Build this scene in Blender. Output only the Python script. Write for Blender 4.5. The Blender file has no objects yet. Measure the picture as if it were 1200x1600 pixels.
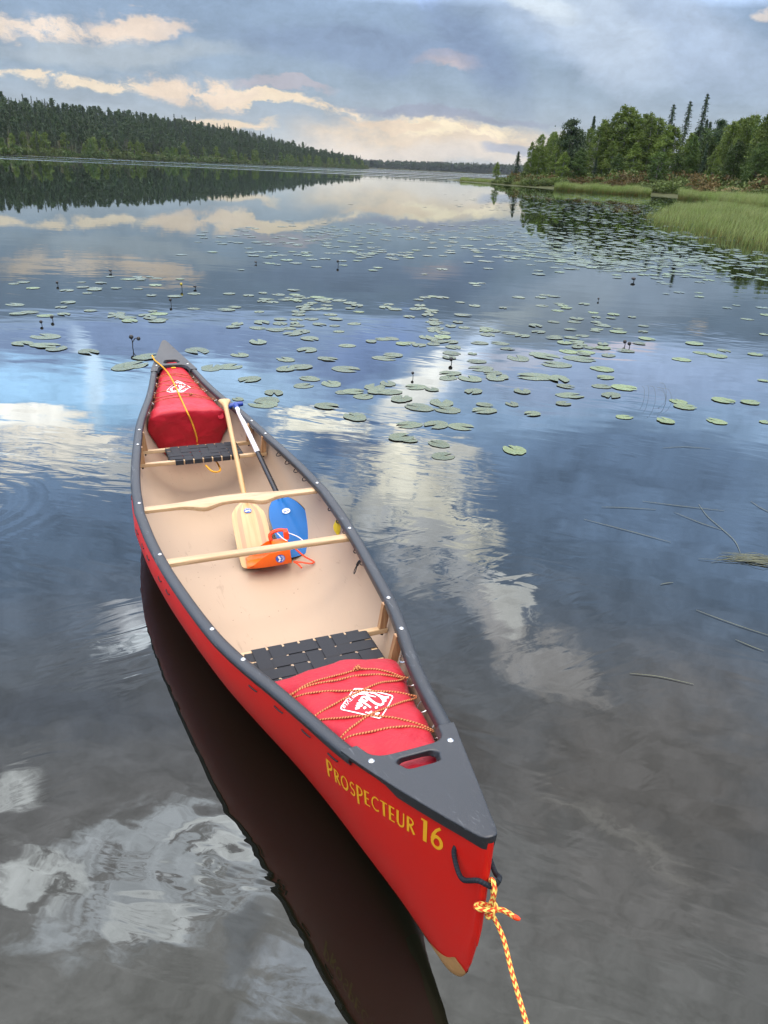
import bpy, bmesh, math, random
import numpy as np
from mathutils import Vector, Matrix, noise as mnoise
from mathutils.geometry import delaunay_2d_cdt
from mathutils.bvhtree import BVHTree

SC = bpy.context.scene
COL = SC.collection
rng = random.Random(7)
NR = np.random.default_rng(11)
PI = math.pi

# ------------------------------------------------------------------ camera
F_PX, PITCH, ROLL, CAM_H = 1171.4, 0.4294, 0.0463, 1.8395      # photo is 1200 x 1600 px
_fw = Vector((0, math.cos(PITCH), -math.sin(PITCH)))
_up = Vector((0, math.sin(PITCH), math.cos(PITCH)))
_rt = Vector((1, 0, 0))
CR = _rt * math.cos(ROLL) + _up * math.sin(ROLL)
CU = _up * math.cos(ROLL) - _rt * math.sin(ROLL)
CAM = Vector((0, 0, CAM_H))
cam_data = bpy.data.cameras.new("camera")
cam = bpy.data.objects.new("camera", cam_data)
COL.objects.link(cam)
cam_data.sensor_fit = 'VERTICAL'
cam_data.sensor_height = 36.0
cam_data.lens = 36.0 * F_PX / 1600.0
cam_data.clip_start = 0.05
cam_data.clip_end = 9000
_m = Matrix((CR, CU, -_fw)).transposed().to_4x4()
_m.translation = CAM
cam.matrix_world = _m
SC.camera = cam

def ray(px, py):
    """direction of sight through a point of the photo"""
    d = _fw + CR * ((px - 600) / F_PX) - CU * ((py - 800) / F_PX)
    return d.normalized()

def on_water(px, py, z=0.0):
    d = ray(px, py)
    return CAM + d * ((z - CAM_H) / d.z)

def ground_dir(px, py):
    d = ray(px, py)
    return Vector((d.x, d.y, 0)).normalized()

def lin(c):
    return tuple(((v / 255.0) / 12.92) if v / 255.0 <= 0.04045 else (((v / 255.0) + 0.055) / 1.055) ** 2.4 for v in c)

# ------------------------------------------------------------------ world (sky)
WATER_IOR = 1.45
def fresnel(cosi, n=WATER_IOR):
    s2 = (1 - cosi * cosi) / (n * n)
    ct = math.sqrt(1 - s2)
    a = (cosi - n * ct) / (cosi + n * ct)
    b = (n * cosi - ct) / (n * cosi + ct)
    return 0.5 * (a * a + b * b)

SUN_EL, SUN_AZ = math.radians(77), math.radians(-14)           # azimuth from +Y towards +X
world = bpy.data.worlds.new("World")
SC.world = world
world.use_nodes = True
WT = world.node_tree
WT.nodes.clear()

class NB:
    """small node builder"""
    def __init__(self, tree):
        self.t = tree
    def n(self, typ, **kw):
        nd = self.t.nodes.new(typ)
        for k, v in kw.items():
            setattr(nd, k, v)
        return nd
    def put(self, sock, v):
        if isinstance(v, bpy.types.NodeSocket):
            self.t.links.new(v, sock)
        else:
            sock.default_value = v
    def m(self, op, a, b=0.0, c=0.0, clamp=False):
        nd = self.n('ShaderNodeMath', operation=op, use_clamp=clamp)
        self.put(nd.inputs[0], a); self.put(nd.inputs[1], b); self.put(nd.inputs[2], c)
        return nd.outputs[0]
    def v(self, op, a, b=(0, 0, 0), s=1.0):
        nd = self.n('ShaderNodeVectorMath', operation=op)
        self.put(nd.inputs[0], a); self.put(nd.inputs[1], b)
        if op == 'SCALE':
            self.put(nd.inputs[3], s)
        return nd.outputs[1] if op in ('LENGTH', 'DOT_PRODUCT', 'DISTANCE') else nd.outputs[0]
    def sep(self, a):
        nd = self.n('ShaderNodeSeparateXYZ'); self.put(nd.inputs[0], a)
        return nd.outputs
    def com(self, x, y, z=0.0):
        nd = self.n('ShaderNodeCombineXYZ')
        self.put(nd.inputs[0], x); self.put(nd.inputs[1], y); self.put(nd.inputs[2], z)
        return nd.outputs[0]
    def noise(self, vec, scale, detail=4, rough=0.5, dist=0.0, color=False):
        nd = self.n('ShaderNodeTexNoise')
        if vec is not None: self.put(nd.inputs['Vector'], vec)
        nd.inputs['Scale'].default_value = scale; nd.inputs['Detail'].default_value = detail
        nd.inputs['Roughness'].default_value = rough; nd.inputs['Distortion'].default_value = dist
        return nd.outputs['Color'] if color else nd.outputs['Fac']
    def mix(self, f, a, b, mode='MIX'):
        nd = self.n('ShaderNodeMix', data_type='RGBA', blend_type=mode)
        nd.clamp_factor = True
        self.put(nd.inputs[0], f)
        for s, v in ((nd.inputs[6], a), (nd.inputs[7], b)):
            if isinstance(v, (tuple, list)) and len(v) == 3: v = (*v, 1.0)
            self.put(s, v)
        return nd.outputs[2]
    def rng(self, v, a, b, c=0.0, d=1.0, smooth=True):
        nd = self.n('ShaderNodeMapRange', interpolation_type='SMOOTHSTEP' if smooth else 'LINEAR')
        self.put(nd.inputs[0], v)
        for i, x in enumerate((a, b, c, d)): self.put(nd.inputs[i + 1], x)
        return nd.outputs[0]
    def ramp(self, f, stops, interp='LINEAR'):
        nd = self.n('ShaderNodeValToRGB'); cr = nd.color_ramp; cr.interpolation = interp
        while len(cr.elements) > 1: cr.elements.remove(cr.elements[-1])
        cr.elements[0].position = stops[0][0]; cr.elements[0].color = (*stops[0][1], 1)
        for p, c in stops[1:]:
            e = cr.elements.new(p); e.color = (*c, 1)
        self.put(nd.inputs[0], f)
        return nd.outputs[0]

def sky_point(px, py):
    """direction in the sky that the photo shows at a pixel (straight, or mirrored in the lake)"""
    d = ray(px, py)
    return Vector((d.x, d.y, abs(d.z))), d.z < 0

def stereo(d):
    return Vector((d.x / (1 + d.y), d.z / (1 + d.y)))

def radiance(px, py, c):
    d, mirrored = sky_point(px, py)
    l = lin(c)
    if mirrored:
        k = fresnel(d.z)
        l = tuple(min(9.0, max(0.0, v - 0.006) / k * 1.07) for v in l)
    return l

B = NB(WT)
tc = B.n('ShaderNodeTexCoord')
dirv = B.v('NORMALIZE', tc.outputs['Generated'])
dx, dy, dz = B.sep(dirv)
dz = B.m('ABSOLUTE', dz)
den = B.m('ADD', B.m('MAXIMUM', dy, -0.92), 1.0)
sv = B.com(B.m('DIVIDE', dx, den), B.m('DIVIDE', dz, den))
# planar cloud-layer coordinates
cz = B.m('ADD', dz, 0.16)
cp = B.com(B.m('DIVIDE', dx, cz), B.m('DIVIDE', dy, cz))
n_big = B.noise(cp, 2.2, 8, 0.56, 0.4)
n_fine = B.noise(cp, 9.5, 9, 0.64, 0.3)
warp = B.noise(B.v('MULTIPLY', sv, (1.0, 1.9, 1.0)), 9.0, 6, 0.62, color=True)
sw = B.v('ADD', sv, B.v('SCALE', B.v('SUBTRACT', warp, (0.5, 0.5, 0.5)), s=0.05))
n_cum = B.noise(B.v('MULTIPLY', sw, (1.0, 1.7, 1.0)), 30.0, 9, 0.66, 0.3)
n_sky = B.noise(B.v('MULTIPLY', sv, (1.0, 2.1, 1.0)), 22.0, 7, 0.62)

sky_tex = B.n('ShaderNodeTexSky', sky_type='NISHITA')
sky_tex.sun_disc = False
sky_tex.sun_elevation = SUN_EL
sky_tex.sun_rotation = SUN_AZ
sky_tex.air_density = 1.0; sky_tex.dust_density = 1.6
nishita = B.v('SCALE', sky_tex.outputs[0], s=0.10)

# overcast layer: brightness against elevation (photo column read straight and in the lake)
GRAD = [(252, (200, 206, 208)), (225, (190, 199, 206)), (190, (174, 188, 202)), (140, (158, 177, 197)), (60, (149, 171, 197)), (5, (152, 175, 204)),
        (505, (146, 164, 192)), (560, (136, 156, 187)), (620, (144, 168, 198)), (690, (118, 140, 170)), (760, (94, 112, 138)), (850, (84, 98, 118)),
        (1000, (90, 94, 103)), (1200, (97, 95, 97)), (1400, (103, 101, 101)), (1590, (100, 98, 97))]
stops = []
for py, c in GRAD:
    d, mir = sky_point(620, py)
    stops.append((math.asin(d.z) / (PI / 2), tuple(v / 4.0 for v in radiance(620, py, c))))
stops.sort()
stops.append((1.0, tuple(v * 1.0 for v in stops[-1][1])))
el = B.m('DIVIDE', B.m('ARCSINE', dz), PI / 2)
base = B.v('SCALE', B.ramp(el, stops), s=4.0)
# cloud mottling, stronger up high
mot_amt = B.rng(el, 0.10, 0.36, 0.16, 0.62)
mot = B.m('ADD', B.m('MULTIPLY', B.m('SUBTRACT', n_big, 0.5), 1.7), B.m('MULTIPLY', B.m('SUBTRACT', n_fine, 0.5), 0.9))
base = B.v('SCALE', base, s=B.m('MAXIMUM', B.m('MULTIPLY_ADD', mot, mot_amt, 1.0), 0.35))
col = B.mix(0.90, nishita, base)

# single clouds, gaps and beams: photo position, radii in photo px, turn, colour as seen, softness, raggedness, strength
CLOUDS = [
    # straight above the lake
    (180, 85, 300, 26, 2, (184, 196, 206), 0.9, 0.4, 0.8), (160, 196, 330, 40, 3, (180, 193, 204), 0.9, 0.4, 0.8),
    (90, 46, 230, 30, 3, (244, 228, 212), 0.65, 1.5, 0.9), (215, 48, 100, 16, 6, (240, 222, 206), 0.5, 0.6, 0.8),
    (120, 122, 300, 18, 3, (248, 232, 208), 0.5, 1.6, 0.95), (420, 155, 290, 15, 8, (248, 230, 204), 0.55, 1.6, 0.95), (300, 138, 150, 26, 8, (236, 218, 200), 0.6, 1.6, 0.85),
    (365, 186, 95, 11, 2, (246, 226, 198), 0.5, 0.9, 0.9), (690, 212, 270, 44, 2, (240, 220, 194), 0.8, 1.0, 0.85),
    (710, 198, 150, 24, 3, (253, 238, 208), 0.5, 1.7, 0.95), (610, 190, 90, 12, 4, (236, 216, 192), 0.5, 0.9, 0.8), (650, 240, 330, 28, 2, (230, 220, 208), 0.9, 0.3, 0.85),
    (705, 104, 70, 17, 4, (226, 206, 202), 0.6, 0.9, 0.8), (450, 138, 90, 9, 5, (196, 190, 198), 0.6, 0.9, 0.7),
    (700, 172, 200, 12, 3, (160, 166, 186), 0.6, 0.6, 0.7), (790, 232, 60, 16, 0, (160, 172, 194), 0.6, 0.7, 0.7),
    (560, 80, 300, 46, 4, (142, 162, 192), 0.9, 0.5, 0.75),
    (985, 55, 330, 110, 16, (182, 200, 224), 0.8, 0.3, 0.9), (745, 75, 150, 60, 46, (136, 156, 188), 0.9, 0.2, 0.7), (925, 50, 200, 74, 44, (200, 216, 235), 0.8, 0.15, 0.8), (830, -5, 100, 34, 20, (218, 230, 240), 1.0, 0.2, 0.8),
    (1196, 14, 26, 14, 0, (232, 222, 214), 0.6, 0.8, 0.8),
    # seen in the lake only
    (230, 535, 420, 56, 0, (120, 137, 172), 0.8, 0.3, 0.8), (540, 565, 170, 38, -20, (114, 130, 168), 0.7, 0.3, 0.75),
    (910, 598, 300, 66, -4, (154, 168, 195), 1.0, 0.2, 0.85), (980, 605, 330, 60, 0, (140, 156, 186), 0.9, 0.3, 0.7), (575, 575, 140, 50, -38, (112, 131, 170), 0.8, 0.2, 0.6),
    (672, 604, 150, 44, -38, (186, 198, 218), 0.75, 0.6, 0.9), (650, 606, 110, 40, -34, (226, 222, 216), 0.7, 0.9, 0.9),
    (790, 566, 130, 18, -8, (186, 184, 196), 0.8, 0.8, 0.6), (960, 545, 90, 13, 3, (206, 190, 196), 0.8, 0.9, 0.6),
    (110, 625, 230, 78, 0, (158, 196, 230), 0.8, 0.3, 0.9), (330, 610, 260, 56, 0, (166, 194, 224), 0.9, 0.3, 0.85), (140, 600, 24, 120, -10, (208, 226, 242), 1.0, 0.2, 0.6),
    (70, 706, 200, 60, -6, (218, 208, 196), 0.55, 1.8, 0.95), (30, 666, 110, 22, -4, (240, 232, 222), 0.5, 1.0, 0.9), (160, 742, 150, 30, -4, (180, 176, 172), 0.6, 1.9, 0.8),
    (500, 668, 120, 38, 0, (238, 230, 214), 0.5, 1.7, 0.95), (600, 715, 120, 60, 20, (224, 214, 196), 0.35, 1.9, 0.95), (670, 800, 150, 80, 35, (190, 184, 172), 0.4, 2.0, 0.95), (560, 790, 90, 50, 20, (160, 158, 156), 0.5, 2.0, 0.8), (700, 720, 90, 40, 20, (196, 190, 180), 0.4, 2.0, 0.8), (540, 705, 84, 44, 8, (74, 94, 126), 0.6, 0.8, 0.9),
    (680, 880, 170, 80, 45, (140, 140, 144), 0.5, 2.0, 0.85), (850, 1020, 190, 60, 40, (134, 130, 130), 0.6, 1.8, 0.8), (800, 945, 70, 44, 40, (166, 164, 162), 0.5, 2.0, 0.8),
    (190, 1000, 90, 46, -40, (186, 189, 194), 0.9, 1.9, 0.85), (210, 960, 80, 26, -20, (150, 150, 156), 0.7, 1.2, 0.7), (35, 1225, 60, 54, 0, (180, 183, 188), 1.0, 1.6, 0.8),
    (250, 1360, 320, 150, -12, (136, 138, 142), 0.7, 2.0, 0.9), (350, 1300, 120, 40, -10, (190, 192, 196), 0.5, 2.2, 0.9), (70, 1375, 110, 60, 0, (160, 162, 166), 0.6, 2.2, 0.85), (250, 1420, 120, 40, -8, (172, 174, 178), 0.5, 2.3, 0.8),
    (470, 1540, 150, 110, 0, (128, 131, 138), 0.9, 2.0, 0.8), (380, 1460, 34, 120, 12, (92, 96, 104), 0.9, 1.2, 0.4), (100, 1110, 260, 60, 0, (72, 76, 86), 0.9, 0.8, 0.7),
    (1010, 725, 330, 90, 0, (86, 103, 128), 0.9, 0.4, 0.85), (1020, 1200, 330, 240, 0, (90, 85, 84), 1.0, 0.8, 0.7), (700, 1150, 120, 90, 30, (70, 66, 66), 0.8, 1.0, 0.6), (1000, 1420, 280, 130, 0, (98, 94, 94), 0.9, 1.4, 0.6),
    (960, 1300, 200, 40, 30, (112, 108, 106), 0.9, 1.8, 0.6),
]
for px, py, rx, ry, rot, c, soft, rag, amp in CLOUDS:
    s0 = stereo(sky_point(px, py)[0])
    r = math.radians(rot)
    e = 4.0
    ax = (stereo(sky_point(px + e * math.cos(r), py + e * math.sin(r))[0]) - s0) / e
    ay = (stereo(sky_point(px - e * math.sin(r), py + e * math.cos(r))[0]) - s0) / e
    mp = B.n('ShaderNodeMapping', vector_type='TEXTURE')
    B.put(mp.inputs[0], sw)
    mp.inputs[1].default_value = (s0.x, s0.y, 0)
    mp.inputs[2].default_value = (0, 0, math.atan2(ax.y, ax.x))
    mp.inputs[3].default_value = (ax.length * rx, ay.length * ry, 1)
    gr = B.n('ShaderNodeTexGradient', gradient_type='SPHERICAL')
    B.put(gr.inputs[0], mp.outputs[0])
    edge = B.m('MULTIPLY', B.m('SUBTRACT', n_cum if rag >= 1.5 else n_sky, 0.5), rag * 2.9)
    broken = rag >= 1.5
    f = B.m('MULTIPLY', gr.outputs[1], B.m('ADD', edge, 0.80 if broken else 1.0))
    f = B.rng(f, 0.10 if broken else 0.02, (0.16 if broken else 0.12) + 0.62 * soft, 0.0, amp)
    col = B.mix(f, col, radiance(px, py, c))
# fine relief inside the clouds, and a brighter open sky behind the viewer
n_fib = B.noise(B.v('MULTIPLY', sw, (1.0, 1.7, 1.0)), 42.0, 8, 0.68)
relief = B.m('ADD', B.m('MULTIPLY', B.m('SUBTRACT', n_fib, 0.5), B.rng(el, 0.0, 0.30, 0.45, 1.2)), B.m('MULTIPLY', B.m('SUBTRACT', n_sky, 0.5), 0.45))
col = B.v('SCALE', col, s=B.m('MAXIMUM', B.m('ADD', relief, 1.0), 0.4))
col = B.v('SCALE', col, s=B.m('MULTIPLY_ADD', B.m('MULTIPLY', B.rng(dy, -0.85, -0.1, 1.0, 0.0), B.rng(el, 0.12, 0.3)), 1.0, 1.0))
bg = B.n('ShaderNodeBackground')
B.put(bg.inputs[0], col)
bg.inputs[1].default_value = 1.0
out = B.n('ShaderNodeOutputWorld')
WT.links.new(bg.outputs[0], out.inputs[0])

# ------------------------------------------------------------------ sun behind thin cloud
sun_data = bpy.data.lights.new("sun", 'SUN')
sun_data.energy = 0.9
sun_data.angle = math.radians(24)
sun_data.color = (1.0, 0.95, 0.88)
sun = bpy.data.objects.new("sun", sun_data)
COL.objects.link(sun)
_sd = Vector((math.sin(SUN_AZ) * math.cos(SUN_EL), math.cos(SUN_AZ) * math.cos(SUN_EL), math.sin(SUN_EL)))
sun.rotation_euler = (-_sd).to_track_quat('-Z', 'Y').to_euler()
sun.location = _sd * 50

SC.view_settings.view_transform = 'Standard'
SC.view_settings.look = 'None'
SC.view_settings.gamma = 1.0
SC.view_settings.exposure = 0.0
SC.view_settings.use_curve_mapping = False
SC.cycles.max_bounces = 6
SC.cycles.caustics_reflective = False
SC.cycles.caustics_refractive = False
SC.cycles.use_denoising = True

# ------------------------------------------------------------------ materials
def new_mat(name):
    m = bpy.data.materials.new(name); m.use_nodes = True
    m.node_tree.nodes.clear()
    b = NB(m.node_tree)
    p = b.n('ShaderNodeBsdfPrincipled'); o = b.n('ShaderNodeOutputMaterial')
    m.node_tree.links.new(p.outputs[0], o.inputs[0])
    return m, b, p, o

def simple(name, c, rough=0.5, spec=0.5, vary=0.12, scale=8.0, bump=0.0, bscale=60.0, metal=0.0, detail=4):
    """plain surface with a little procedural variation of tone and relief"""
    m, b, p, o = new_mat(name)
    tcx = b.n('ShaderNodeTexCoord').outputs['Object']
    n = b.noise(tcx, scale, detail, 0.6)
    k = b.m('MULTIPLY_ADD', b.m('SUBTRACT', n, 0.5), vary * 2, 1.0)
    b.put(p.inputs['Base Color'], b.v('SCALE', tuple(c), s=k))
    b.put(p.inputs['Roughness'], b.m('MULTIPLY_ADD', b.m('SUBTRACT', n, 0.5), 0.2, rough))
    p.inputs['Specular IOR Level'].default_value = spec
    p.inputs['Metallic'].default_value = metal
    if bump > 0:
        bn = b.n('ShaderNodeBump'); bn.inputs['Distance'].default_value = bump; bn.inputs['Strength'].default_value = 1.0
        b.put(bn.inputs['Height'], b.noise(tcx, bscale, 3, 0.6))
        m.node_tree.links.new(bn.outputs[0], p.inputs['Normal'])
    return m

def wood(name, c1, c2, axis='Y', rough=0.42, scale=1.0):
    m, b, p, o = new_mat(name)
    tcx = b.n('ShaderNodeTexCoord').outputs['Object']
    sc = {'X': (3, 60, 60), 'Y': (60, 3, 60), 'Z': (60, 60, 3)}[axis]
    st = b.v('MULTIPLY', tcx, tuple(v * scale for v in sc))
    n = b.noise(st, 1.0, 5, 0.6, 0.6)
    n2 = b.noise(tcx, 5.0, 3, 0.5)
    f = b.rng(n, 0.35, 0.68)
    cc = b.mix(f, c1, c2)
    cc = b.v('SCALE', cc, s=b.m('MULTIPLY_ADD', n2, 0.3, 0.85))
    b.put(p.inputs['Base Color'], cc)
    p.inputs['Roughness'].default_value = rough
    p.inputs['Coat Weight'].default_value = 0.25
    p.inputs['Coat Roughness'].default_value = 0.25
    return m

def rope_mat(name, c1, c2, per_m, zig, twist=0.0, rough=0.75, strands=3):
    """braided cord: two colours running round the rope in zigzags (u round, v metres along)"""
    m, b, p, o = new_mat(name)
    uv = b.n('ShaderNodeUVMap').outputs[0]
    x, y, _ = b.sep(uv)
    tri = b.m('ABSOLUTE', b.m('SUBTRACT', b.m('FRACT', b.m('MULTIPLY', x, strands)), 0.5))
    t = b.m('ADD', b.m('MULTIPLY', y, per_m), b.m('ADD', b.m('MULTIPLY', tri, zig), b.m('MULTIPLY', x, twist)))
    fr = b.m('FRACT', t)
    f = b.m('GREATER_THAN', fr, 0.5)
    nn = b.noise(b.n('ShaderNodeTexCoord').outputs['Object'], 90, 2)
    cc = b.mix(f, c1, c2)
    b.put(p.inputs['Base Color'], b.v('SCALE', cc, s=b.m('MULTIPLY_ADD', nn, 0.5, 0.75)))
    p.inputs['Roughness'].default_value = rough
    p.inputs['Specular IOR Level'].default_value = 0.25
    bn = b.n('ShaderNodeBump'); bn.inputs['Distance'].default_value = 0.002
    b.put(bn.inputs['Height'], b.m('ABSOLUTE', b.m('SUBTRACT', b.m('FRACT', b.m('MULTIPLY', t, 2.0)), 0.5)))
    m.node_tree.links.new(bn.outputs[0], p.inputs['Normal'])
    return m

def leaf_mat(name, c1, c2, scale=0.6, trans=0.25):
    m, b, p, o = new_mat(name)
    tcx = b.n('ShaderNodeTexCoord').outputs['Object']
    oi = b.n('ShaderNodeObjectInfo').outputs['Random']
    n = b.noise(tcx, scale, 5, 0.7)
    f = b.rng(n, 0.3, 0.7)
    cc = b.mix(f, c1, c2)
    cc = b.v('SCALE', cc, s=b.m('MULTIPLY_ADD', oi, 0.5, 0.75))
    b.put(p.inputs['Base Color'], cc)
    p.inputs['Roughness'].default_value = 0.6
    p.inputs['Specular IOR Level'].default_value = 0.25
    if trans > 0:
        tr = b.n('ShaderNodeBsdfTranslucent'); b.put(tr.inputs[0], cc)
        mx = b.n('ShaderNodeMixShader'); mx.inputs[0].default_value = trans
        m.node_tree.links.new(p.outputs[0], mx.inputs[1]); m.node_tree.links.new(tr.outputs[0], mx.inputs[2])
        m.node_tree.links.new(mx.outputs[0], o.inputs[0])
    return m

M = {}
M['hull'] = simple('red_hull_skin', (0.62, 0.014, 0.008), 0.40, 0.32, 0.06, 3.0, 0.0004, 220)
def hull_scuffs():
    m = M['hull']; b = NB(m.node_tree); p = [n for n in m.node_tree.nodes if n.type == 'BSDF_PRINCIPLED'][0]
    src = p.inputs['Base Color'].links[0].from_socket
    tcx = b.n('ShaderNodeTexCoord').outputs['Object']
    n = b.noise(b.v('MULTIPLY', tcx, (14, 14, 70)), 1.0, 6, 0.7, 1.0)
    n2 = b.noise(tcx, 2.2, 3, 0.5)
    f = b.m('MULTIPLY', b.rng(n, 0.58, 0.70), b.rng(n2, 0.46, 0.60))
    b.put(p.inputs['Base Color'], b.mix(b.m('MULTIPLY', f, 0.42), src, (0.55, 0.16, 0.12)))
    x, y, z = b.sep(tcx)
hull_scuffs()
M['lining'] = simple('tan_lining', (0.405, 0.302, 0.216), 0.55, 0.35, 0.06, 2.5, 0.0003, 160)
def lining_marks():
    m = M['lining']; b = NB(m.node_tree); p = [n for n in m.node_tree.nodes if n.type == 'BSDF_PRINCIPLED'][0]
    src = p.inputs['Base Color'].links[0].from_socket
    tcx = b.n('ShaderNodeTexCoord').outputs['Object']
    n = b.noise(b.v('MULTIPLY', tcx, (5, 26, 26)), 1.0, 6, 0.72, 1.2); n2 = b.noise(tcx, 1.7, 3, 0.5)
    scuff = b.m('MULTIPLY', b.rng(n, 0.58, 0.70), b.rng(n2, 0.42, 0.60))
    c = b.mix(b.m('MULTIPLY', scuff, 0.42), src, (0.17, 0.125, 0.09))
    vo = b.n('ShaderNodeTexVoronoi'); b.put(vo.inputs['Vector'], tcx); vo.inputs['Scale'].default_value = 26
    x, y, z = b.sep(tcx)
    sand = b.m('MULTIPLY', b.m('LESS_THAN', vo.outputs['Distance'], 0.085), b.m('MULTIPLY', b.rng(z, 0.0, 0.06, 1.0, 0.0), b.rng(b.noise(tcx, 3.0, 2), 0.46, 0.56)))
    c = b.mix(b.m('MULTIPLY', sand, 0.7), c, (0.10, 0.07, 0.045))
    b.put(p.inputs['Base Color'], c)
lining_marks()
M['tan_core'] = simple('worn_tan_core', (0.42, 0.22, 0.08), 0.6, 0.3, 0.25, 30, 0.0006, 80)
def gunwale_mat():
    m, b, p, o = new_mat('charcoal_vinyl')
    tcx = b.n('ShaderNodeTexCoord').outputs['Object']
    n = b.noise(b.v('MULTIPLY', tcx, (9, 60, 60)), 1.0, 6, 0.7, 0.6)
    n2 = b.noise(tcx, 3.0, 4, 0.6)
    sc = b.m('MULTIPLY', b.rng(n, 0.57, 0.70), b.rng(n2, 0.40, 0.60))
    b.put(p.inputs['Base Color'], b.mix(b.m('MULTIPLY', sc, 0.6), (0.010, 0.011, 0.013), (0.13, 0.14, 0.15)))
    b.put(p.inputs['Roughness'], b.m('MULTIPLY_ADD', n2, 0.25, 0.36))
    p.inputs['Specular IOR Level'].default_value = 0.85
    bn = b.n('ShaderNodeBump'); bn.inputs['Distance'].default_value = 0.0004
    b.put(bn.inputs['Height'], b.noise(tcx, 420, 2, 0.5))
    m.node_tree.links.new(bn.outputs[0], p.inputs['Normal'])
    return m
M['vinyl'] = gunwale_mat()
M['ash'] = wood('pale_ash_wood', (0.50, 0.345, 0.19), (0.40, 0.25, 0.12), 'Y')
M['ash_x'] = wood('pale_ash_rail_wood', (0.50, 0.35, 0.20), (0.40, 0.25, 0.13), 'X')
M['spruce_wood'] = wood('pale_paddle_wood', (0.50, 0.325, 0.14), (0.44, 0.26, 0.095), 'X', 0.35, 0.8)
M['dark_strip'] = wood('brown_paddle_strip', (0.44, 0.22, 0.10), (0.36, 0.17, 0.075), 'X', 0.35, 0.8)
M['bracket'] = wood('brown_bracket_wood', (0.42, 0.24, 0.11), (0.26, 0.12, 0.05), 'Z')
M['webbing'] = simple('black_webbing', (0.016, 0.017, 0.021), 0.7, 0.35, 0.2, 40, 0.0006, 500)
M['steel'] = simple('stainless_steel', (0.72, 0.72, 0.70), 0.28, 0.5, 0.1, 60, metal=1.0)
M['bolt'] = simple('pale_bolt_steel', (0.52, 0.53, 0.53), 0.32, 0.5, 0.35, 300, metal=0.9)
M['black'] = simple('black_rubber', (0.012, 0.012, 0.013), 0.5, 0.4, 0.2, 40)
M['yellow_letter'] = simple('yellow_lettering', (0.85, 0.41, 0.02), 0.45, 0.3, 0.06, 20)
def cloth(name, c):
    m, b, p, o = new_mat(name)
    tcx = b.n('ShaderNodeTexCoord').outputs['Object']
    n = b.noise(tcx, 7, 4, 0.6)
    b.put(p.inputs['Base Color'], b.v('SCALE', tuple(c), s=b.m('MULTIPLY_ADD', n, 0.3, 0.85)))
    p.inputs['Roughness'].default_value = 0.46; p.inputs['Specular IOR Level'].default_value = 0.32
    p.inputs['Sheen Weight'].default_value = 0.06
    p.inputs['Sheen Roughness'].default_value = 0.4
    bn = b.n('ShaderNodeBump'); bn.inputs['Distance'].default_value = 0.013; bn.inputs['Strength'].default_value = 0.8
    b.put(bn.inputs['Height'], b.m('ADD', b.noise(b.v('MULTIPLY', tcx, (9, 4.5, 6)), 1.0, 5, 0.55, 1.2), b.m('MULTIPLY', b.noise(tcx, 700, 1), 0.02)))
    m.node_tree.links.new(bn.outputs[0], p.inputs['Normal'])
    return m
M['bag'] = cloth('red_coated_nylon', (0.38, 0.007, 0.018))
M['white'] = simple('white_print', (0.80, 0.78, 0.78), 0.5, 0.3, 0.06, 40)
M['red_print'] = simple('red_print', (0.55, 0.02, 0.04), 0.5, 0.3, 0.06, 40)
M['blue_print'] = simple('blue_print', (0.03, 0.10, 0.42), 0.5, 0.3, 0.06, 40)
M['cord'] = rope_mat('orange_fleck_cord', (0.62, 0.25, 0.10), (0.22, 0.045, 0.02), 120, 0.0, 1.0, 0.8, 1)
M['painter'] = rope_mat('yellow_painter_rope', (0.70, 0.36, 0.03), (0.62, 0.26, 0.02), 90, 0.0, 1.0, 0.7, 1)
M['mooring'] = rope_mat('yellow_red_mooring_rope', (0.86, 0.62, 0.14), (0.66, 0.07, 0.02), 70, 1.1, 0.0, 0.7, 4)
M['grab'] = rope_mat('dark_grab_rope', (0.020, 0.025, 0.033), (0.012, 0.015, 0.020), 160, 0.0, 1.0, 0.75, 1)
M['blue'] = simple('blue_blade_plastic', (0.006, 0.115, 0.36), 0.5, 0.25, 0.10, 6, 0.0004, 40)
M['blue_grip'] = simple('dark_blue_grip', (0.010, 0.04, 0.24), 0.4, 0.5, 0.08, 20)
M['white_shaft'] = simple('white_shaft', (0.72, 0.72, 0.76), 0.35, 0.5, 0.05, 10)
M['black_shaft'] = simple('black_shaft', (0.018, 0.018, 0.02), 0.25, 0.55, 0.1, 20)
M['orange'] = simple('orange_plastic', (0.86, 0.135, 0.006), 0.38, 0.45, 0.06, 10)
M['red_orange'] = simple('red_orange_plastic', (0.78, 0.062, 0.012), 0.45, 0.4, 0.08, 20)
M['yellow_tag'] = simple('yellow_tag', (0.62, 0.46, 0.02), 0.5, 0.4, 0.2, 60)
M['pad'] = None

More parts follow.
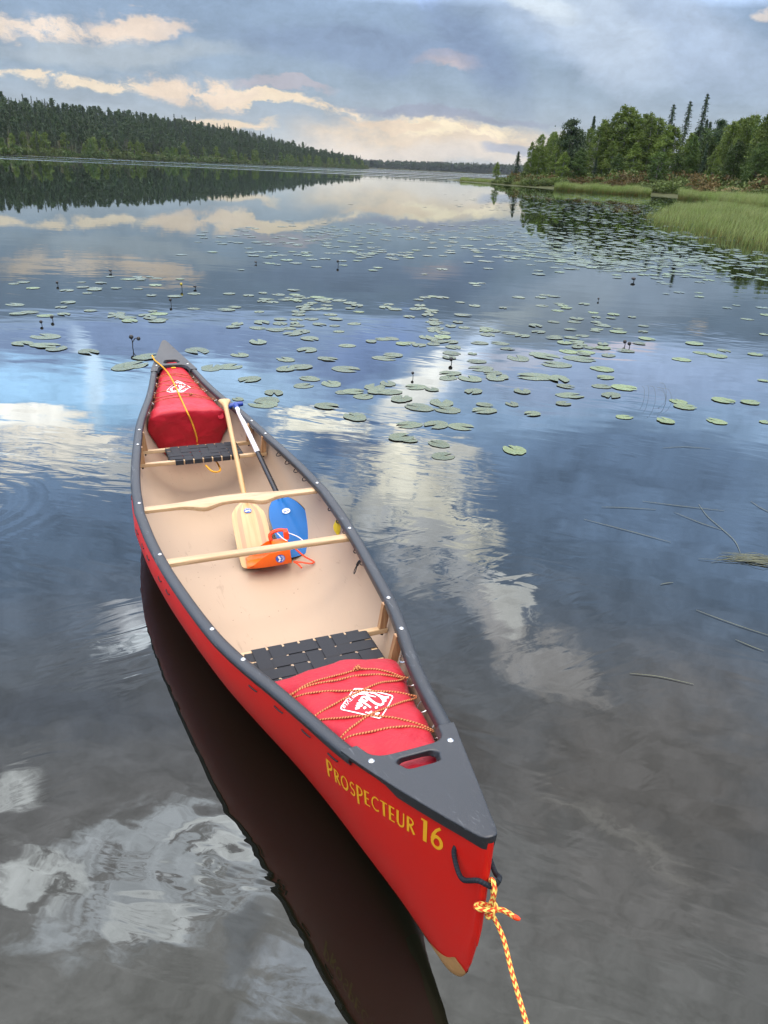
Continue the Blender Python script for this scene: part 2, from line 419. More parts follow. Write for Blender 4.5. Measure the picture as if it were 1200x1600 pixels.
def pad_mat(name, c1, c2):
    m, b, p, o = new_mat(name)
    tcx = b.n('ShaderNodeTexCoord').outputs['Object']
    oi = b.n('ShaderNodeObjectInfo').outputs['Random']
    x, y, z = b.sep(tcx)
    ang = b.m('ARCTAN2', y, x)
    veins = b.m('ABSOLUTE', b.m('SINE', b.m('MULTIPLY', ang, 9.0)))
    n = b.noise(b.v('ADD', tcx, b.com(b.m('MULTIPLY', oi, 40.0), 0.0)), 3.5, 5, 0.65)
    cc = b.mix(b.rng(n, 0.3, 0.72), c1, c2)
    cc = b.mix(b.m('MULTIPLY', b.rng(b.noise(b.v('ADD', tcx, b.com(b.m('MULTIPLY', oi, 90.0), 3.0)), 9.0, 3, 0.6), 0.64, 0.74), 0.6), cc, (0.09, 0.07, 0.03))
    cc = b.v('SCALE', cc, s=b.m('MULTIPLY_ADD', oi, 0.35, 0.8))
    b.put(p.inputs['Base Color'], cc)
    p.inputs['Roughness'].default_value = 0.27
    p.inputs['Specular IOR Level'].default_value = 0.65
    bn = b.n('ShaderNodeBump'); bn.inputs['Distance'].default_value = 0.03; bn.inputs['Strength'].default_value = 0.35
    b.put(bn.inputs['Height'], b.m('ADD', b.m('MULTIPLY', veins, 0.25), n))
    m.node_tree.links.new(bn.outputs[0], p.inputs['Normal'])
    return m
M['pad'] = pad_mat('lily_leaf', (0.070, 0.098, 0.048), (0.108, 0.135, 0.066))
M['pad_light'] = pad_mat('pale_lily_leaf', (0.105, 0.150, 0.050), (0.155, 0.20, 0.075))

M['bark_birch'] = simple('birch_bark', (0.30, 0.28, 0.25), 0.8, 0.2, 0.6, 3.0)
M['bark_dark'] = simple('conifer_bark', (0.07, 0.05, 0.038), 0.9, 0.2, 0.3, 3.0)
M['birch'] = leaf_mat('birch_leaves', (0.076, 0.116, 0.016), (0.140, 0.190, 0.034), 0.45)
M['birch_pale'] = leaf_mat('young_birch_leaves', (0.06, 0.11, 0.02), (0.11, 0.17, 0.035), 0.6)
M['alder'] = leaf_mat('dark_alder_leaves', (0.042, 0.074, 0.014), (0.076, 0.120, 0.025), 0.45)
M['needle'] = leaf_mat('spruce_needles', (0.022, 0.042, 0.018), (0.042, 0.070, 0.028), 0.5, 0.08)
M['pine'] = leaf_mat('pine_needles', (0.030, 0.056, 0.020), (0.058, 0.088, 0.030), 0.5, 0.1)
M['rust'] = leaf_mat('rusty_shrub_leaves', (0.080, 0.052, 0.016), (0.120, 0.092, 0.028), 0.9)
M['olive'] = leaf_mat('olive_shrub_leaves', (0.055, 0.080, 0.018), (0.10, 0.13, 0.03), 0.9)
M['dry'] = leaf_mat('dry_straw', (0.25, 0.20, 0.09), (0.32, 0.25, 0.12), 0.5)

def sedge_mat():
    m, b, p, o = new_mat('sedge_blades')
    uv = b.n('ShaderNodeUVMap').outputs[0]
    x, y, _ = b.sep(uv)
    tcx = b.n('ShaderNodeTexCoord').outputs['Object']
    n = b.noise(tcx, 0.35, 4, 0.6)
    n2 = b.noise(tcx, 3.0, 2, 0.6)
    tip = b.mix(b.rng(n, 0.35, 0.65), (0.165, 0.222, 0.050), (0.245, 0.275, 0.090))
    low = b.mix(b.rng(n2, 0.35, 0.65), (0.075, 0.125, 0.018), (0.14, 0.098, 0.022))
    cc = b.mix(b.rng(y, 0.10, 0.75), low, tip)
    cc = b.v('SCALE', cc, s=b.m('MULTIPLY_ADD', x, 0.6, 0.65))
    b.put(p.inputs['Base Color'], cc)
    p.inputs['Roughness'].default_value = 0.5
    p.inputs['Specular IOR Level'].default_value = 0.3
    tr = b.n('ShaderNodeBsdfTranslucent'); b.put(tr.inputs[0], cc)
    mx = b.n('ShaderNodeMixShader'); mx.inputs[0].default_value = 0.3
    m.node_tree.links.new(p.outputs[0], mx.inputs[1]); m.node_tree.links.new(tr.outputs[0], mx.inputs[2])
    m.node_tree.links.new(mx.outputs[0], o.inputs[0])
    return m
M['sedge'] = sedge_mat()
M['stem'] = simple('pale_grass_stem', (0.115, 0.122, 0.078), 0.5, 0.25, 0.2, 6)
M['soil'] = simple('bank_soil', (0.05, 0.055, 0.022), 0.9, 0.1, 0.4, 0.4)
M['bud'] = simple('dark_bud', (0.02, 0.018, 0.016), 0.5, 0.4, 0.2, 60)
M['bud_yellow'] = simple('yellow_bud', (0.35, 0.27, 0.03), 0.5, 0.4, 0.2, 60)

def water_mat():
    m = bpy.data.materials.new('lake_water'); m.use_nodes = True
    m.node_tree.nodes.clear(); b = NB(m.node_tree)
    pos = b.n('ShaderNodeNewGeometry').outputs['Position']
    x, y, z = b.sep(pos)
    # relief in metres: lazy swell, small wind ripples in patches, rings beside the canoe
    swell = b.m('MULTIPLY', b.m('SUBTRACT', b.noise(b.v('MULTIPLY', pos, (0.8, 1.5, 1.0)), 1.0, 2, 0.5), 0.5), 0.0045)
    patch = b.rng(b.noise(b.v('MULTIPLY', pos, (0.5, 0.8, 1.0)), 1.0, 2, 0.5), 0.44, 0.66)
    patch2 = b.rng(b.noise(b.v('MULTIPLY', pos, (2.2, 2.6, 1.0)), 1.0, 2, 0.5), 0.36, 0.62)
    rot = b.n('ShaderNodeVectorRotate', rotation_type='Z_AXIS'); b.put(rot.inputs['Vector'], pos); rot.inputs['Angle'].default_value = 0.35
    rip = b.m('MULTIPLY', b.m('SUBTRACT', b.noise(b.v('MULTIPLY', rot.outputs[0], (3.2, 9.0, 1.0)), 1.0, 1.5, 0.5, 0.4), 0.5), 0.0018)
    fade = b.rng(y, 6.0, 26.0, 1.0, 0.07)
    rip = b.m('MULTIPLY', rip, b.m('MULTIPLY_ADD', patch, 0.9, 0.12))
    h = b.m('MULTIPLY', b.m('ADD', swell, rip), fade)
    for cx_, cy_, k, r0, amp in RINGS:
        d = b.v('DISTANCE', pos, (cx_, cy_, 0.0))
        w = b.m('SINE', b.m('MULTIPLY', d, k))
        env = b.rng(d, r0 * 0.15, r0, 1.0, 0.0)
        h = b.m('ADD', h, b.m('MULTIPLY', b.m('MULTIPLY', w, env), amp))
    # cat's-paws: long crested wavelets, two headings
    for ang, sel in ((0.18, 0), (-0.55, 1)):
        rv = b.n('ShaderNodeVectorRotate', rotation_type='Z_AXIS'); b.put(rv.inputs['Vector'], pos); rv.inputs['Angle'].default_value = ang
        crest = b.noise(b.v('MULTIPLY', rv.outputs[0], (3.2, 10.5, 1.0)), 1.0, 2, 0.5, 0.6)
        crest = b.m('SUBTRACT', crest, 0.5)
        env = None
        for cx_, cy_, sl, r0, amp in WAVES:
            if sl != sel: continue
            e = b.rng(b.v('DISTANCE', pos, (cx_, cy_, 0.0)), r0 * 0.1, r0, amp, 0.0)
            env = e if env is None else b.m('ADD', env, e)
        h = b.m('ADD', h, b.m('MULTIPLY', b.m('MULTIPLY', crest, b.m('MULTIPLY_ADD', patch2, 0.8, 0.2)), env))
    bn = b.n('ShaderNodeBump'); bn.inputs['Distance'].default_value = 1.0; bn.inputs['Strength'].default_value = 1.0
    b.put(bn.inputs['Height'], h)
    # wind-ruffled lanes far out
    lane = b.noise(b.v('MULTIPLY', pos, (0.0022, 0.017, 1.0)), 1.0, 3, 0.55)
    ruff = b.m('MULTIPLY', b.rng(lane, 0.47, 0.60), b.rng(y, 95.0, 170.0))
    gl = b.n('ShaderNodeBsdfGlossy'); gl.inputs['Color'].default_value = (0.92, 0.985, 1, 1)
    b.put(gl.inputs['Roughness'], b.m('MULTIPLY_ADD', ruff, 0.12, 0.012))
    df = b.n('ShaderNodeBsdfDiffuse')
    mud = b.noise(b.v('MULTIPLY', pos, (0.5, 0.5, 1.0)), 1.0, 4, 0.6)
    b.put(df.inputs['Color'], b.mix(mud, (0.0036, 0.0040, 0.0022), (0.0062, 0.0062, 0.0036)))
    fr = b.n('ShaderNodeFresnel'); fr.inputs[0].default_value = 1.52
    for nd in (gl, fr): m.node_tree.links.new(bn.outputs[0], nd.inputs['Normal'])
    mx = b.n('ShaderNodeMixShader')
    m.node_tree.links.new(fr.outputs[0], mx.inputs[0])
    m.node_tree.links.new(df.outputs[0], mx.inputs[1]); m.node_tree.links.new(gl.outputs[0], mx.inputs[2])
    o = b.n('ShaderNodeOutputMaterial'); m.node_tree.links.new(mx.outputs[0], o.inputs[0])
    return m

# ------------------------------------------------------------------ mesh helpers
def tag(o, label=None, cat=None, group=None, kind=None):
    if label: o['label'] = label
    if cat: o['category'] = cat
    if group: o['group'] = group
    if kind: o['kind'] = kind
    return o

def mesh_data(name, verts, faces, mats, smooth=True, fmat=None, uv=None):
    me = bpy.data.meshes.new(name)
    me.from_pydata([tuple(v) for v in verts], [], [tuple(f) for f in faces])
    if not isinstance(mats, (list, tuple)): mats = [mats]
    for m in mats: me.materials.append(m)
    if fmat is not None: me.polygons.foreach_set('material_index', np.asarray(fmat, dtype=np.int32))
    if uv is not None:
        lay = me.uv_layers.new(name='UVMap')
        idx = np.empty(len(me.loops), dtype=np.int32); me.loops.foreach_get('vertex_index', idx)
        lay.data.foreach_set('uv', np.asarray(uv, dtype=np.float32)[idx].ravel())
    if smooth: me.polygons.foreach_set('use_smooth', np.ones(len(me.polygons), dtype=bool))
    me.update()
    return me

def quads_data(name, V, mats, fmat=None, smooth=False, uv=None):
    """fast mesh of separate quads: V is (n,4,3)"""
    n = len(V)
    me = bpy.data.meshes.new(name)
    me.vertices.add(n * 4); me.loops.add(n * 4); me.polygons.add(n)
    me.vertices.foreach_set('co', np.asarray(V, dtype=np.float32).ravel())
    me.loops.foreach_set('vertex_index', np.arange(n * 4, dtype=np.int32))
    me.polygons.foreach_set('loop_start', np.arange(0, n * 4, 4, dtype=np.int32))
    if not isinstance(mats, (list, tuple)): mats = [mats]
    for m in mats: me.materials.append(m)
    if fmat is not None: me.polygons.foreach_set('material_index', np.asarray(fmat, dtype=np.int32))
    if uv is not None:
        lay = me.uv_layers.new(name='UVMap'); lay.data.foreach_set('uv', np.asarray(uv, dtype=np.float32).ravel())
    me.update(calc_edges=True); me.validate()
    return me

def link(name, me, parent=None):
    o = bpy.data.objects.new(name, me); COL.objects.link(o)
    if parent is not None: o.parent = parent
    return o

def empty(name, loc=(0, 0, 0), rz=0.0):
    o = bpy.data.objects.new(name, None); COL.objects.link(o)
    o.location = loc; o.rotation_euler = (0, 0, rz); o.empty_display_size = 0.1
    return o

class Geo:
    """collects shapes for ONE mesh; org is subtracted so the mesh sits on its thing's base"""
    def __init__(self, org=(0, 0, 0)):
        self.v, self.f, self.fm, self.uv = [], [], [], []
        self.org = Vector(org)
    def add(self, verts, faces, mi=0, uv=None):
        o = len(self.v)
        self.v += [tuple(Vector(p) - self.org) for p in verts]
        self.f += [tuple(i + o for i in f) for f in faces]
        self.fm += [mi] * len(faces)
        self.uv += list(uv) if uv is not None else [(0.0, 0.0)] * len(verts)
        return self
    def tube(self, pts, rad, sides=8, mi=0, closed=False, caps=True, flat=1.0):
        pts = [Vector(p) for p in pts]
        n = len(pts)
        rads = rad if isinstance(rad, (list, tuple)) else [rad] * n
        verts, faces, uv = [], [], []
        prev = None; length = 0.0
        for i, p in enumerate(pts):
            if closed: t = pts[(i + 1) % n] - pts[i - 1]
            else: t = pts[min(i + 1, n - 1)] - pts[max(i - 1, 0)]
            t = t.normalized() if t.length > 1e-9 else Vector((0, 0, 1))
            if prev is None:
                a = Vector((0, 0, 1)) if abs(t.z) < 0.9 else Vector((1, 0, 0))
                nrm = (a - t * a.dot(t)).normalized()
            else:
                nrm = (prev - t * prev.dot(t)).normalized()
            prev = nrm
            bi = t.cross(nrm)
            if i: length += (p - pts[i - 1]).length
            for k in range(sides + 1):
                a = 2 * PI * k / sides
                verts.append(p + nrm * (math.cos(a) * rads[i] * flat) + bi * (math.sin(a) * rads[i]))
                uv.append((k / sides, length))
        w = sides + 1
        rows = n if closed else n - 1
        for i in range(rows):
            j = (i + 1) % n
            for k in range(sides):
                faces.append((i * w + k, i * w + k + 1, j * w + k + 1, j * w + k))
        if caps and not closed:
            faces.append(tuple(range(sides - 1, -1, -1)))
            faces.append(tuple((n - 1) * w + k for k in range(sides)))
        return self.add(verts, faces, mi, uv)
    def box(self, c, s, mi=0, rot=None):
        c = Vector(c); h = Vector(s) / 2
        vs = [Vector((sx * h.x, sy * h.y, sz * h.z)) for sx in (-1, 1) for sy in (-1, 1) for sz in (-1, 1)]
        if rot is not None: vs = [rot @ v for v in vs]
        return self.add([c + v for v in vs], [(0, 1, 3, 2), (4, 6, 7, 5), (0, 4, 5, 1), (2, 3, 7, 6), (0, 2, 6, 4), (1, 5, 7, 3)], mi)
    def rings(self, rings, mi=0, closed=True, caps=True):
        n = len(rings[0]); o = []
        for r in rings: o += list(r)
        faces = []
        for i in range(len(rings) - 1):
            for k in range(n if closed else n - 1):
                kk = (k + 1) % n
                faces.append((i * n + k, i * n + kk, (i + 1) * n + kk, (i + 1) * n + k))
        if caps and closed:
            faces.append(tuple(range(n - 1, -1, -1)))
            faces.append(tuple((len(rings) - 1) * n + k for k in range(n)))
        return self.add(o, faces, mi)
    def build(self, name, mats, parent=None, smooth=True, bevel=0.0, subsurf=0, recalc=True, seg=2):
        me = mesh_data(name, self.v, self.f, mats, smooth, self.fm, self.uv)
        if recalc:
            bm = bmesh.new(); bm.from_mesh(me); bmesh.ops.recalc_face_normals(bm, faces=bm.faces); bm.to_mesh(me); bm.free()
        o = link(name, me, parent)
        if bevel > 0:
            md = o.modifiers.new('bevel', 'BEVEL'); md.width = bevel; md.segments = seg; md.limit_method = 'ANGLE'; md.angle_limit = math.radians(40)
            md.harden_normals = False
        if subsurf:
            md = o.modifiers.new('smooth', 'SUBSURF'); md.levels = subsurf; md.render_levels = subsurf
        if smooth and not subsurf:
            md = None
            try:
                me.set_sharp_from_angle(angle=math.radians(42))
            except Exception: pass
        return o

def interp(tab):
    """smooth monotone cubic through (x, y) pairs"""
    xs = [a for a, b in tab]; ys = [b for a, b in tab]; n = len(xs)
    d = [(ys[i + 1] - ys[i]) / (xs[i + 1] - xs[i]) for i in range(n - 1)]
    m = [d[0]] + [0 if d[i - 1] * d[i] <= 0 else 2 * d[i - 1] * d[i] / (d[i - 1] + d[i]) for i in range(1, n - 1)] + [d[-1]]
    def f(x):
        if x <= xs[0]: return ys[0]
        if x >= xs[-1]: return ys[-1]
        i = 0
        while x > xs[i + 1]: i += 1
        h = xs[i + 1] - xs[i]; t = (x - xs[i]) / h
        return (ys[i] * (1 + 2 * t) * (1 - t) ** 2 + m[i] * h * t * (1 - t) ** 2 + ys[i + 1] * t * t * (3 - 2 * t) - m[i + 1] * h * t * t * (1 - t))
    return f

def polyfill(outline, holes, step=0.03):
    """triangles filling an outline with holes, with inner points so it can bend"""
    pts = [Vector(p[:2]) for p in outline]; edges = [(i, (i + 1) % len(outline)) for i in range(len(outline))]
    for h in holes:
        o = len(pts); pts += [Vector(p[:2]) for p in h]
        edges += [(o + i, o + (i + 1) % len(h)) for i in range(len(h))]
    def inside(p, poly):
        c = False; j = len(poly) - 1
        for i in range(len(poly)):
            a, b_ = poly[i], poly[j]
            if (a[1] > p[1]) != (b_[1] > p[1]) and p[0] < (b_[0] - a[0]) * (p[1] - a[1]) / (b_[1] - a[1]) + a[0]: c = not c
            j = i
        return c
    nb = len(pts)
    if step:
        x0 = min(p[0] for p in outline); x1 = max(p[0] for p in outline); y0 = min(p[1] for p in outline); y1 = max(p[1] for p in outline)
        loops = [pts[:len(outline)]] + [[Vector(q[:2]) for q in h] for h in holes]
        allb = pts[:]
        x = x0 + step
        while x < x1:
            y = y0 + step
            while y < y1:
                q = Vector((x, y))
                if inside(q, outline) and not any(inside(q, h) for h in holes) and min((q - e).length for e in allb) > step * 0.6: pts.append(q)
                y += step
            x += step
    r = delaunay_2d_cdt(pts, edges, [], 0, 1e-7)
    V = r[0]; T = []
    for t in r[2]:
        c = sum((V[i] for i in t), Vector((0, 0))) / len(t)
        if inside(c, outline) and not any(inside(c, h) for h in holes): T.append(tuple(t))
    return V, T

def slab(g, outline, holes, ztop, thick, mi=0, step=0.03, under=0.0):
    """solid slab with top surface ztop(x, y)"""
    V, T = polyfill(outline, holes, step)
    n = len(V)
    th = thick if callable(thick) else (lambda x, y: thick)
    top = [(v.x, v.y, ztop(v.x, v.y)) for v in V]
    bot = [(v.x, v.y - math.copysign(min(abs(v.y) * .35, under), v.y), ztop(v.x, v.y) - th(v.x, v.y)) for v in V]
    cnt = {}
    for t in T:
        for a, b_ in zip(t, t[1:] + t[:1]): cnt[(a, b_)] = 1
    faces = [tuple(t) for t in T] + [tuple(i + n for i in reversed(t)) for t in T]
    for (a, b_) in cnt:
        if (b_, a) not in cnt: faces.append((b_, a, a + n, b_ + n))
    g.add(top + bot, faces, mi)

# ------------------------------------------------------------------ the canoe's lines (u towards the near bow, v to the right, z up)
CX, CY, HD = -0.7300, 3.3600, -1.1618
_hm = Matrix.Translation((CX, CY, 0)) @ Matrix.Rotation(HD, 4, 'Z')
def W(u, v, z): return _hm @ Vector((u, v, z))
_hi = _hm.inverted()
def canoe_ray(px, py):
    o = _hi @ CAM; d = _hi.to_3x3() @ ray(px, py)
    return o, d
ZC, ZB, ZS = 0.33, 0.6166, 0.5872
outer = interp([(0, .479), (.3, .465), (.6, .437), (.85, .404), (1.0, .382), (1.2, .349), (1.42, .297), (1.6, .247), (1.8, .200), (2.0, .158), (2.15, .114), (2.3, .067), (2.4, .034), (2.44, .021), (2.456, .012)])
def B_out(u): return outer(abs(u))
def S(u): return ZC + ((ZB if u > 0 else ZS) - ZC) * (min(abs(u), 2.46) / 2.44) ** 2.6
keel = interp([(-2.455, .29), (-2.44, .2), (-2.41, .125), (-2.37, .075), (-2.33, .045), (-2.25, .02), (-2.1, -.005), (-1.9, -.025), (-1.5, -.045), (-1, -.055), (-.5, -.055), (0, -.05),
               (.5, -.05), (1, -.04), (1.5, -.015), (1.85, .015), (2.1, .042), (2.25, .060), (2.33, .074), (2.37, .090), (2.41, .128), (2.44, .195), (2.455, .30)])
def K(u): return keel(u)
def shape(u, t):
    a = min(1.0, abs(u) / 2.3) ** 1.6
    n = 2.5 * (1 - a) + 1.25 * a; m = 2.7 * (1 - a) + 2.1 * a
    s = (1 - (1 - t) ** n) ** (1 / m)
    return s * (1 + 0.10 * (1 - a) * max(0.0, math.sin(PI * min(1, t))) * t)
def B_hull(u, z, inset=0.014):
    """half beam of the hull skin at height z"""
    k = K(u); s = S(u)
    t = min(1.0, max(0.0, (z - k) / (s - k)))
    bo = B_out(u)
    return max(0.004, bo - min(inset, .30 * bo)) * shape(u, t)

def stations():
    us = [i * 0.06 for i in range(0, 33)] + [1.98, 2.04, 2.1, 2.15, 2.2, 2.25, 2.29, 2.33, 2.36, 2.385, 2.405, 2.42, 2.433, 2.443, 2.45, 2.4545]
    us = sorted(set(round(u, 4) for u in us))
    return [-u for u in reversed(us[1:])] + us
NT = 26
def hull_ring(u, off, drop):
    k = K(u) + off; s = S(u) - drop
    right = []
    for j in range(NT, -1, -1):
        t = (j / NT) ** 1.7
        z = k + (s - k) * t
        b = B_hull(u, z if off == 0 else K(u) + (z - k) / max(1e-6, (s - k)) * (S(u) - drop - K(u)), 0.014 + off)
        if abs(u) > 2.42 and t > 0: b = max(b, 0.010 * min(1, t * 6) ** .5)
        right.append((u, b if j else 0.0, z))
    return right + [(p[0], -p[1], p[2]) for p in reversed(right[:-1])]

canoe = empty('canoe', (CX, CY, 0), HD)
tag(canoe, 'long red open canoe with charcoal gunwales moored in the foreground', 'canoe')

g = Geo()
rings = [hull_ring(u, 0.0, 0.010) for u in stations()]
def nose(sg):
    r0 = hull_ring(sg * 2.4545, 0.0, 0.010); o_ = []
    for du, k in ((.0030, .80), (.0052, .50), (.0062, .02)): o_.append([(p[0] + sg * du, p[1] * k, p[2] + (.004 if p[1] == 0 else .0)) for p in r0])
    return o_
rings = list(reversed(nose(-1))) + rings + nose(1)
g.rings(rings, closed=False)
nring = len(rings[0])
g.f.append(tuple(range(nring - 1, -1, -1))); g.fm.append(0)
g.f.append(tuple((len(rings) - 1) * nring + k for k in range(nring))); g.fm.append(0)
hull = g.build('hull', M['hull'], canoe, recalc=False)
g = Geo()
us_in = [u for u in stations() if abs(u) <= 2.37]
g.rings([hull_ring(u, 0.007, 0.012) for u in us_in], closed=False)
lining = g.build('hull_lining', M['lining'], canoe, recalc=False)
# worn keel edge at the bow: a thin tan strip wrapped on the stem foot
g = Geo()
rs = []
for i in range(25):
    u = 2.16 + 0.285 * i / 24
    w = 0.010 + 0.075 * max(0.0, (u - 2.22) / 0.19) ** 1.5 + 0.010 * mnoise.noise(Vector((u * 18, 3, 0)))
    k = K(u); r = []
    zt = min(k + max(0.008, w), 0.185 + 0.012 * mnoise.noise(Vector((u * 40, 1, 0))))
    for j in range(9):
        s_ = 1 - 2 * j / 8
        z = k + max(0.0, zt - k) * abs(s_) ** 1.7
        b = B_hull(u, z)
        if u > 2.42: b = max(b, 0.010 * min(1, (z - k) / (S(u) - k) * 6) ** .5)
        r.append((u + 0.0012, (b + 0.0012) * (1 if s_ > 0 else -1) if abs(s_) > 1e-6 else 0.0, z - 0.0014))
    if zt - k > 0.002: rs.append(r)
g.rings(rs, closed=False)
g.build('worn_keel_edge', M['tan_core'], hull, recalc=False)

# gunwales
def plan_point(u, side, inset, dz):
    e = 0.01
    db = (B_out(u + e) - B_out(u - e)) / (2 * e)
    t = Vector((1, db)).normalized()
    nrm = Vector((t.y, -t.x))          # inward for side +1
    inset *= 1 - .18 * min(1.0, abs(u) / 2) ** 2
    return (u + nrm.x * inset, side * (B_out(u) + nrm.y * inset), S(u) + dz)
PROFILE = [(0.008, -0.030), (0.0, -0.010), (0.003, -0.004), (0.009, -0.0005), (0.020, 0.0020), (0.030, 0.0015), (0.040, -0.002), (0.0455, -0.006), (0.048, -0.012), (0.048, -0.028), (0.044, -0.028), (0.042, -0.014), (0.016, -0.014), (0.012, -0.030)]
for side in (-1, 1):
    g = Geo(); rs = []
    for i in range(101):
        u = -2.03 + 4.06 * i / 100
        rs.append([plan_point(u, side, a, b_) for a, b_ in PROFILE])
    g.rings(rs)
    gw = g.build('gunwale', M['vinyl'], canoe)
    for ub in (-1.105, -0.885, -0.09, 0.48, 1.16, 1.405):
        c = Vector(plan_point(ub, side, 0.029, 0.002))
        g = Geo()
        rr = []
        for r_, h in ((0.0085, -0.002), (0.0085, 0.0010), (0.0072, 0.0024), (0.0045, 0.0032), (0.0035, 0.0022), (0.0008, 0.0020)):
            rr.append([(c.x + r_ * math.cos(a * PI / 8), c.y + r_ * math.sin(a * PI / 8), c.z + h) for a in range(16)])
        g.rings(rr)
        g.build('bolt', M['bolt'], gw)

# deck plates
def deck(sgn):
    def o(u, side, ins): return (sgn * u, side * max(0.004, B_out(u) - ins))
    out_pts = []
    us = [1.995, 2.04, 2.08, 2.12, 2.16, 2.2, 2.24, 2.28, 2.32, 2.36, 2.39, 2.415, 2.43]
    right = [(u, B_out(u) + 0.0025) for u in us]
    tip = [(2.446, .0200), (2.457, .013), (2.461, 0.0), (2.457, -.013), (2.446, -.0200)]
    left = [(u, -(B_out(u) + 0.0025)) for u in reversed(us)]
    ih = lambda u: B_out(u) - 0.044
    inner = [(1.995, -ih(1.995)), (2.02, -ih(2.02)), (2.04, -ih(2.04)), (2.053, -ih(2.04) + .008), (2.064, -ih(2.04) + .022), (2.070, -ih(2.04) + .04), (2.072, -.02), (2.072, .02), (2.070, ih(2.04) - .04), (2.064, ih(2.04) - .022), (2.053, ih(2.04) - .008), (2.04, ih(2.04)), (2.02, ih(2.02)), (1.995, ih(1.995))]
    outline = [(sgn * u, v) for u, v in right + tip + left + inner]
    hole = []
    x0, x1, hv, r = 2.098, 2.153, 0.058, 0.02
    for cx_, cy_, a0 in ((x1 - r, hv - r - .008, 0), (x0 + r, hv - r, 90), (x0 + r, -hv + r, 180), (x1 - r, -hv + r + .008, 270)):
        for k in range(6):
            a = math.radians(a0 + 90 * k / 5)
            hole.append((sgn * (cx_ + r * math.cos(a)), cy_ + r * math.sin(a)))
    g = Geo()
    def zt(x, y):
        u = abs(x)
        return S(x) + 0.0045 + 0.004 * max(0, 1 - (y / max(.02, B_out(u))) ** 2)
    def th(x, y):
        u = abs(x)
        b = B_out(u)
        edge = max(0.0, min(1.0, (abs(y) - b + 0.03) / 0.02)) if u < 2.40 else 1.0
        return 0.020 + edge * (0.002 + 0.018 * max(0, min(1, (u - 2.15) / 0.05)))
    slab(g, outline, [hole], zt, th, step=0.024, under=0.010)
    dk = g.build('deck_plate', M['vinyl'], canoe, bevel=0.011, seg=4)
    for side in (-1, 1):
        c = Vector((sgn * 2.079, side * 0.108, 0)); c.z = zt(c.x, c.y) - 0.0005
        g = Geo(); rr = []
        for r_, h in ((0.0085, -0.002), (0.0085, 0.0012), (0.0072, 0.0026), (0.0045, 0.0036), (0.0035, 0.0024), (0.0008, 0.0022)):
            rr.append([(c.x + r_ * math.cos(a * PI / 8), c.y + r_ * math.sin(a * PI / 8), c.z + h) for a in range(16)])
        g.rings(rr); g.build('bolt', M['bolt'], dk)
    return dk
deck(1); deck(-1)

# thwart, yoke
def crossbar(name, u0, zc, f_near, f_far, thick, mat_):
    """bar across the hull; edges given as offsets along u against v"""
    bl = B_hull(u0, zc) - 0.012
    g = Geo(); rs = []
    for i in range(49):
        v = -bl + 2 * bl * i / 48
        a, c = f_near(v), f_far(v); mid = (a - c) / 2; hw = (a + c) / 2; ht = thick(v) / 2
        ring = []
        for k in range(14):
            an = 2 * PI * k / 14
            ca, sa = math.cos(an), math.sin(an)
            ring.append((u0 + mid + hw * math.copysign(abs(ca) ** .6, ca), v, zc + ht * math.copysign(abs(sa) ** .6, sa)))
        rs.append(ring)
    g.rings(rs)
    return g.build(name, mat_, canoe)
crossbar('thwart', 0.48, S(.48) - 0.044, lambda v: 0.021 + 0.006 * (abs(v) / .4) ** 4, lambda v: 0.021 + 0.006 * (abs(v) / .4) ** 4, lambda v: 0.026, M['ash'])
gs = lambda x, s: math.exp(-(x / s) ** 2)
crossbar('yoke', -0.09, S(0) - 0.040, lambda v: 0.022 + 0.050 * gs(abs(v) - .145, .062) + 0.004, lambda v: 0.024 + 0.036 * gs(v, .17), lambda v: 0.024 + 0.012 * gs(abs(v) - .14, .09), M['ash'])

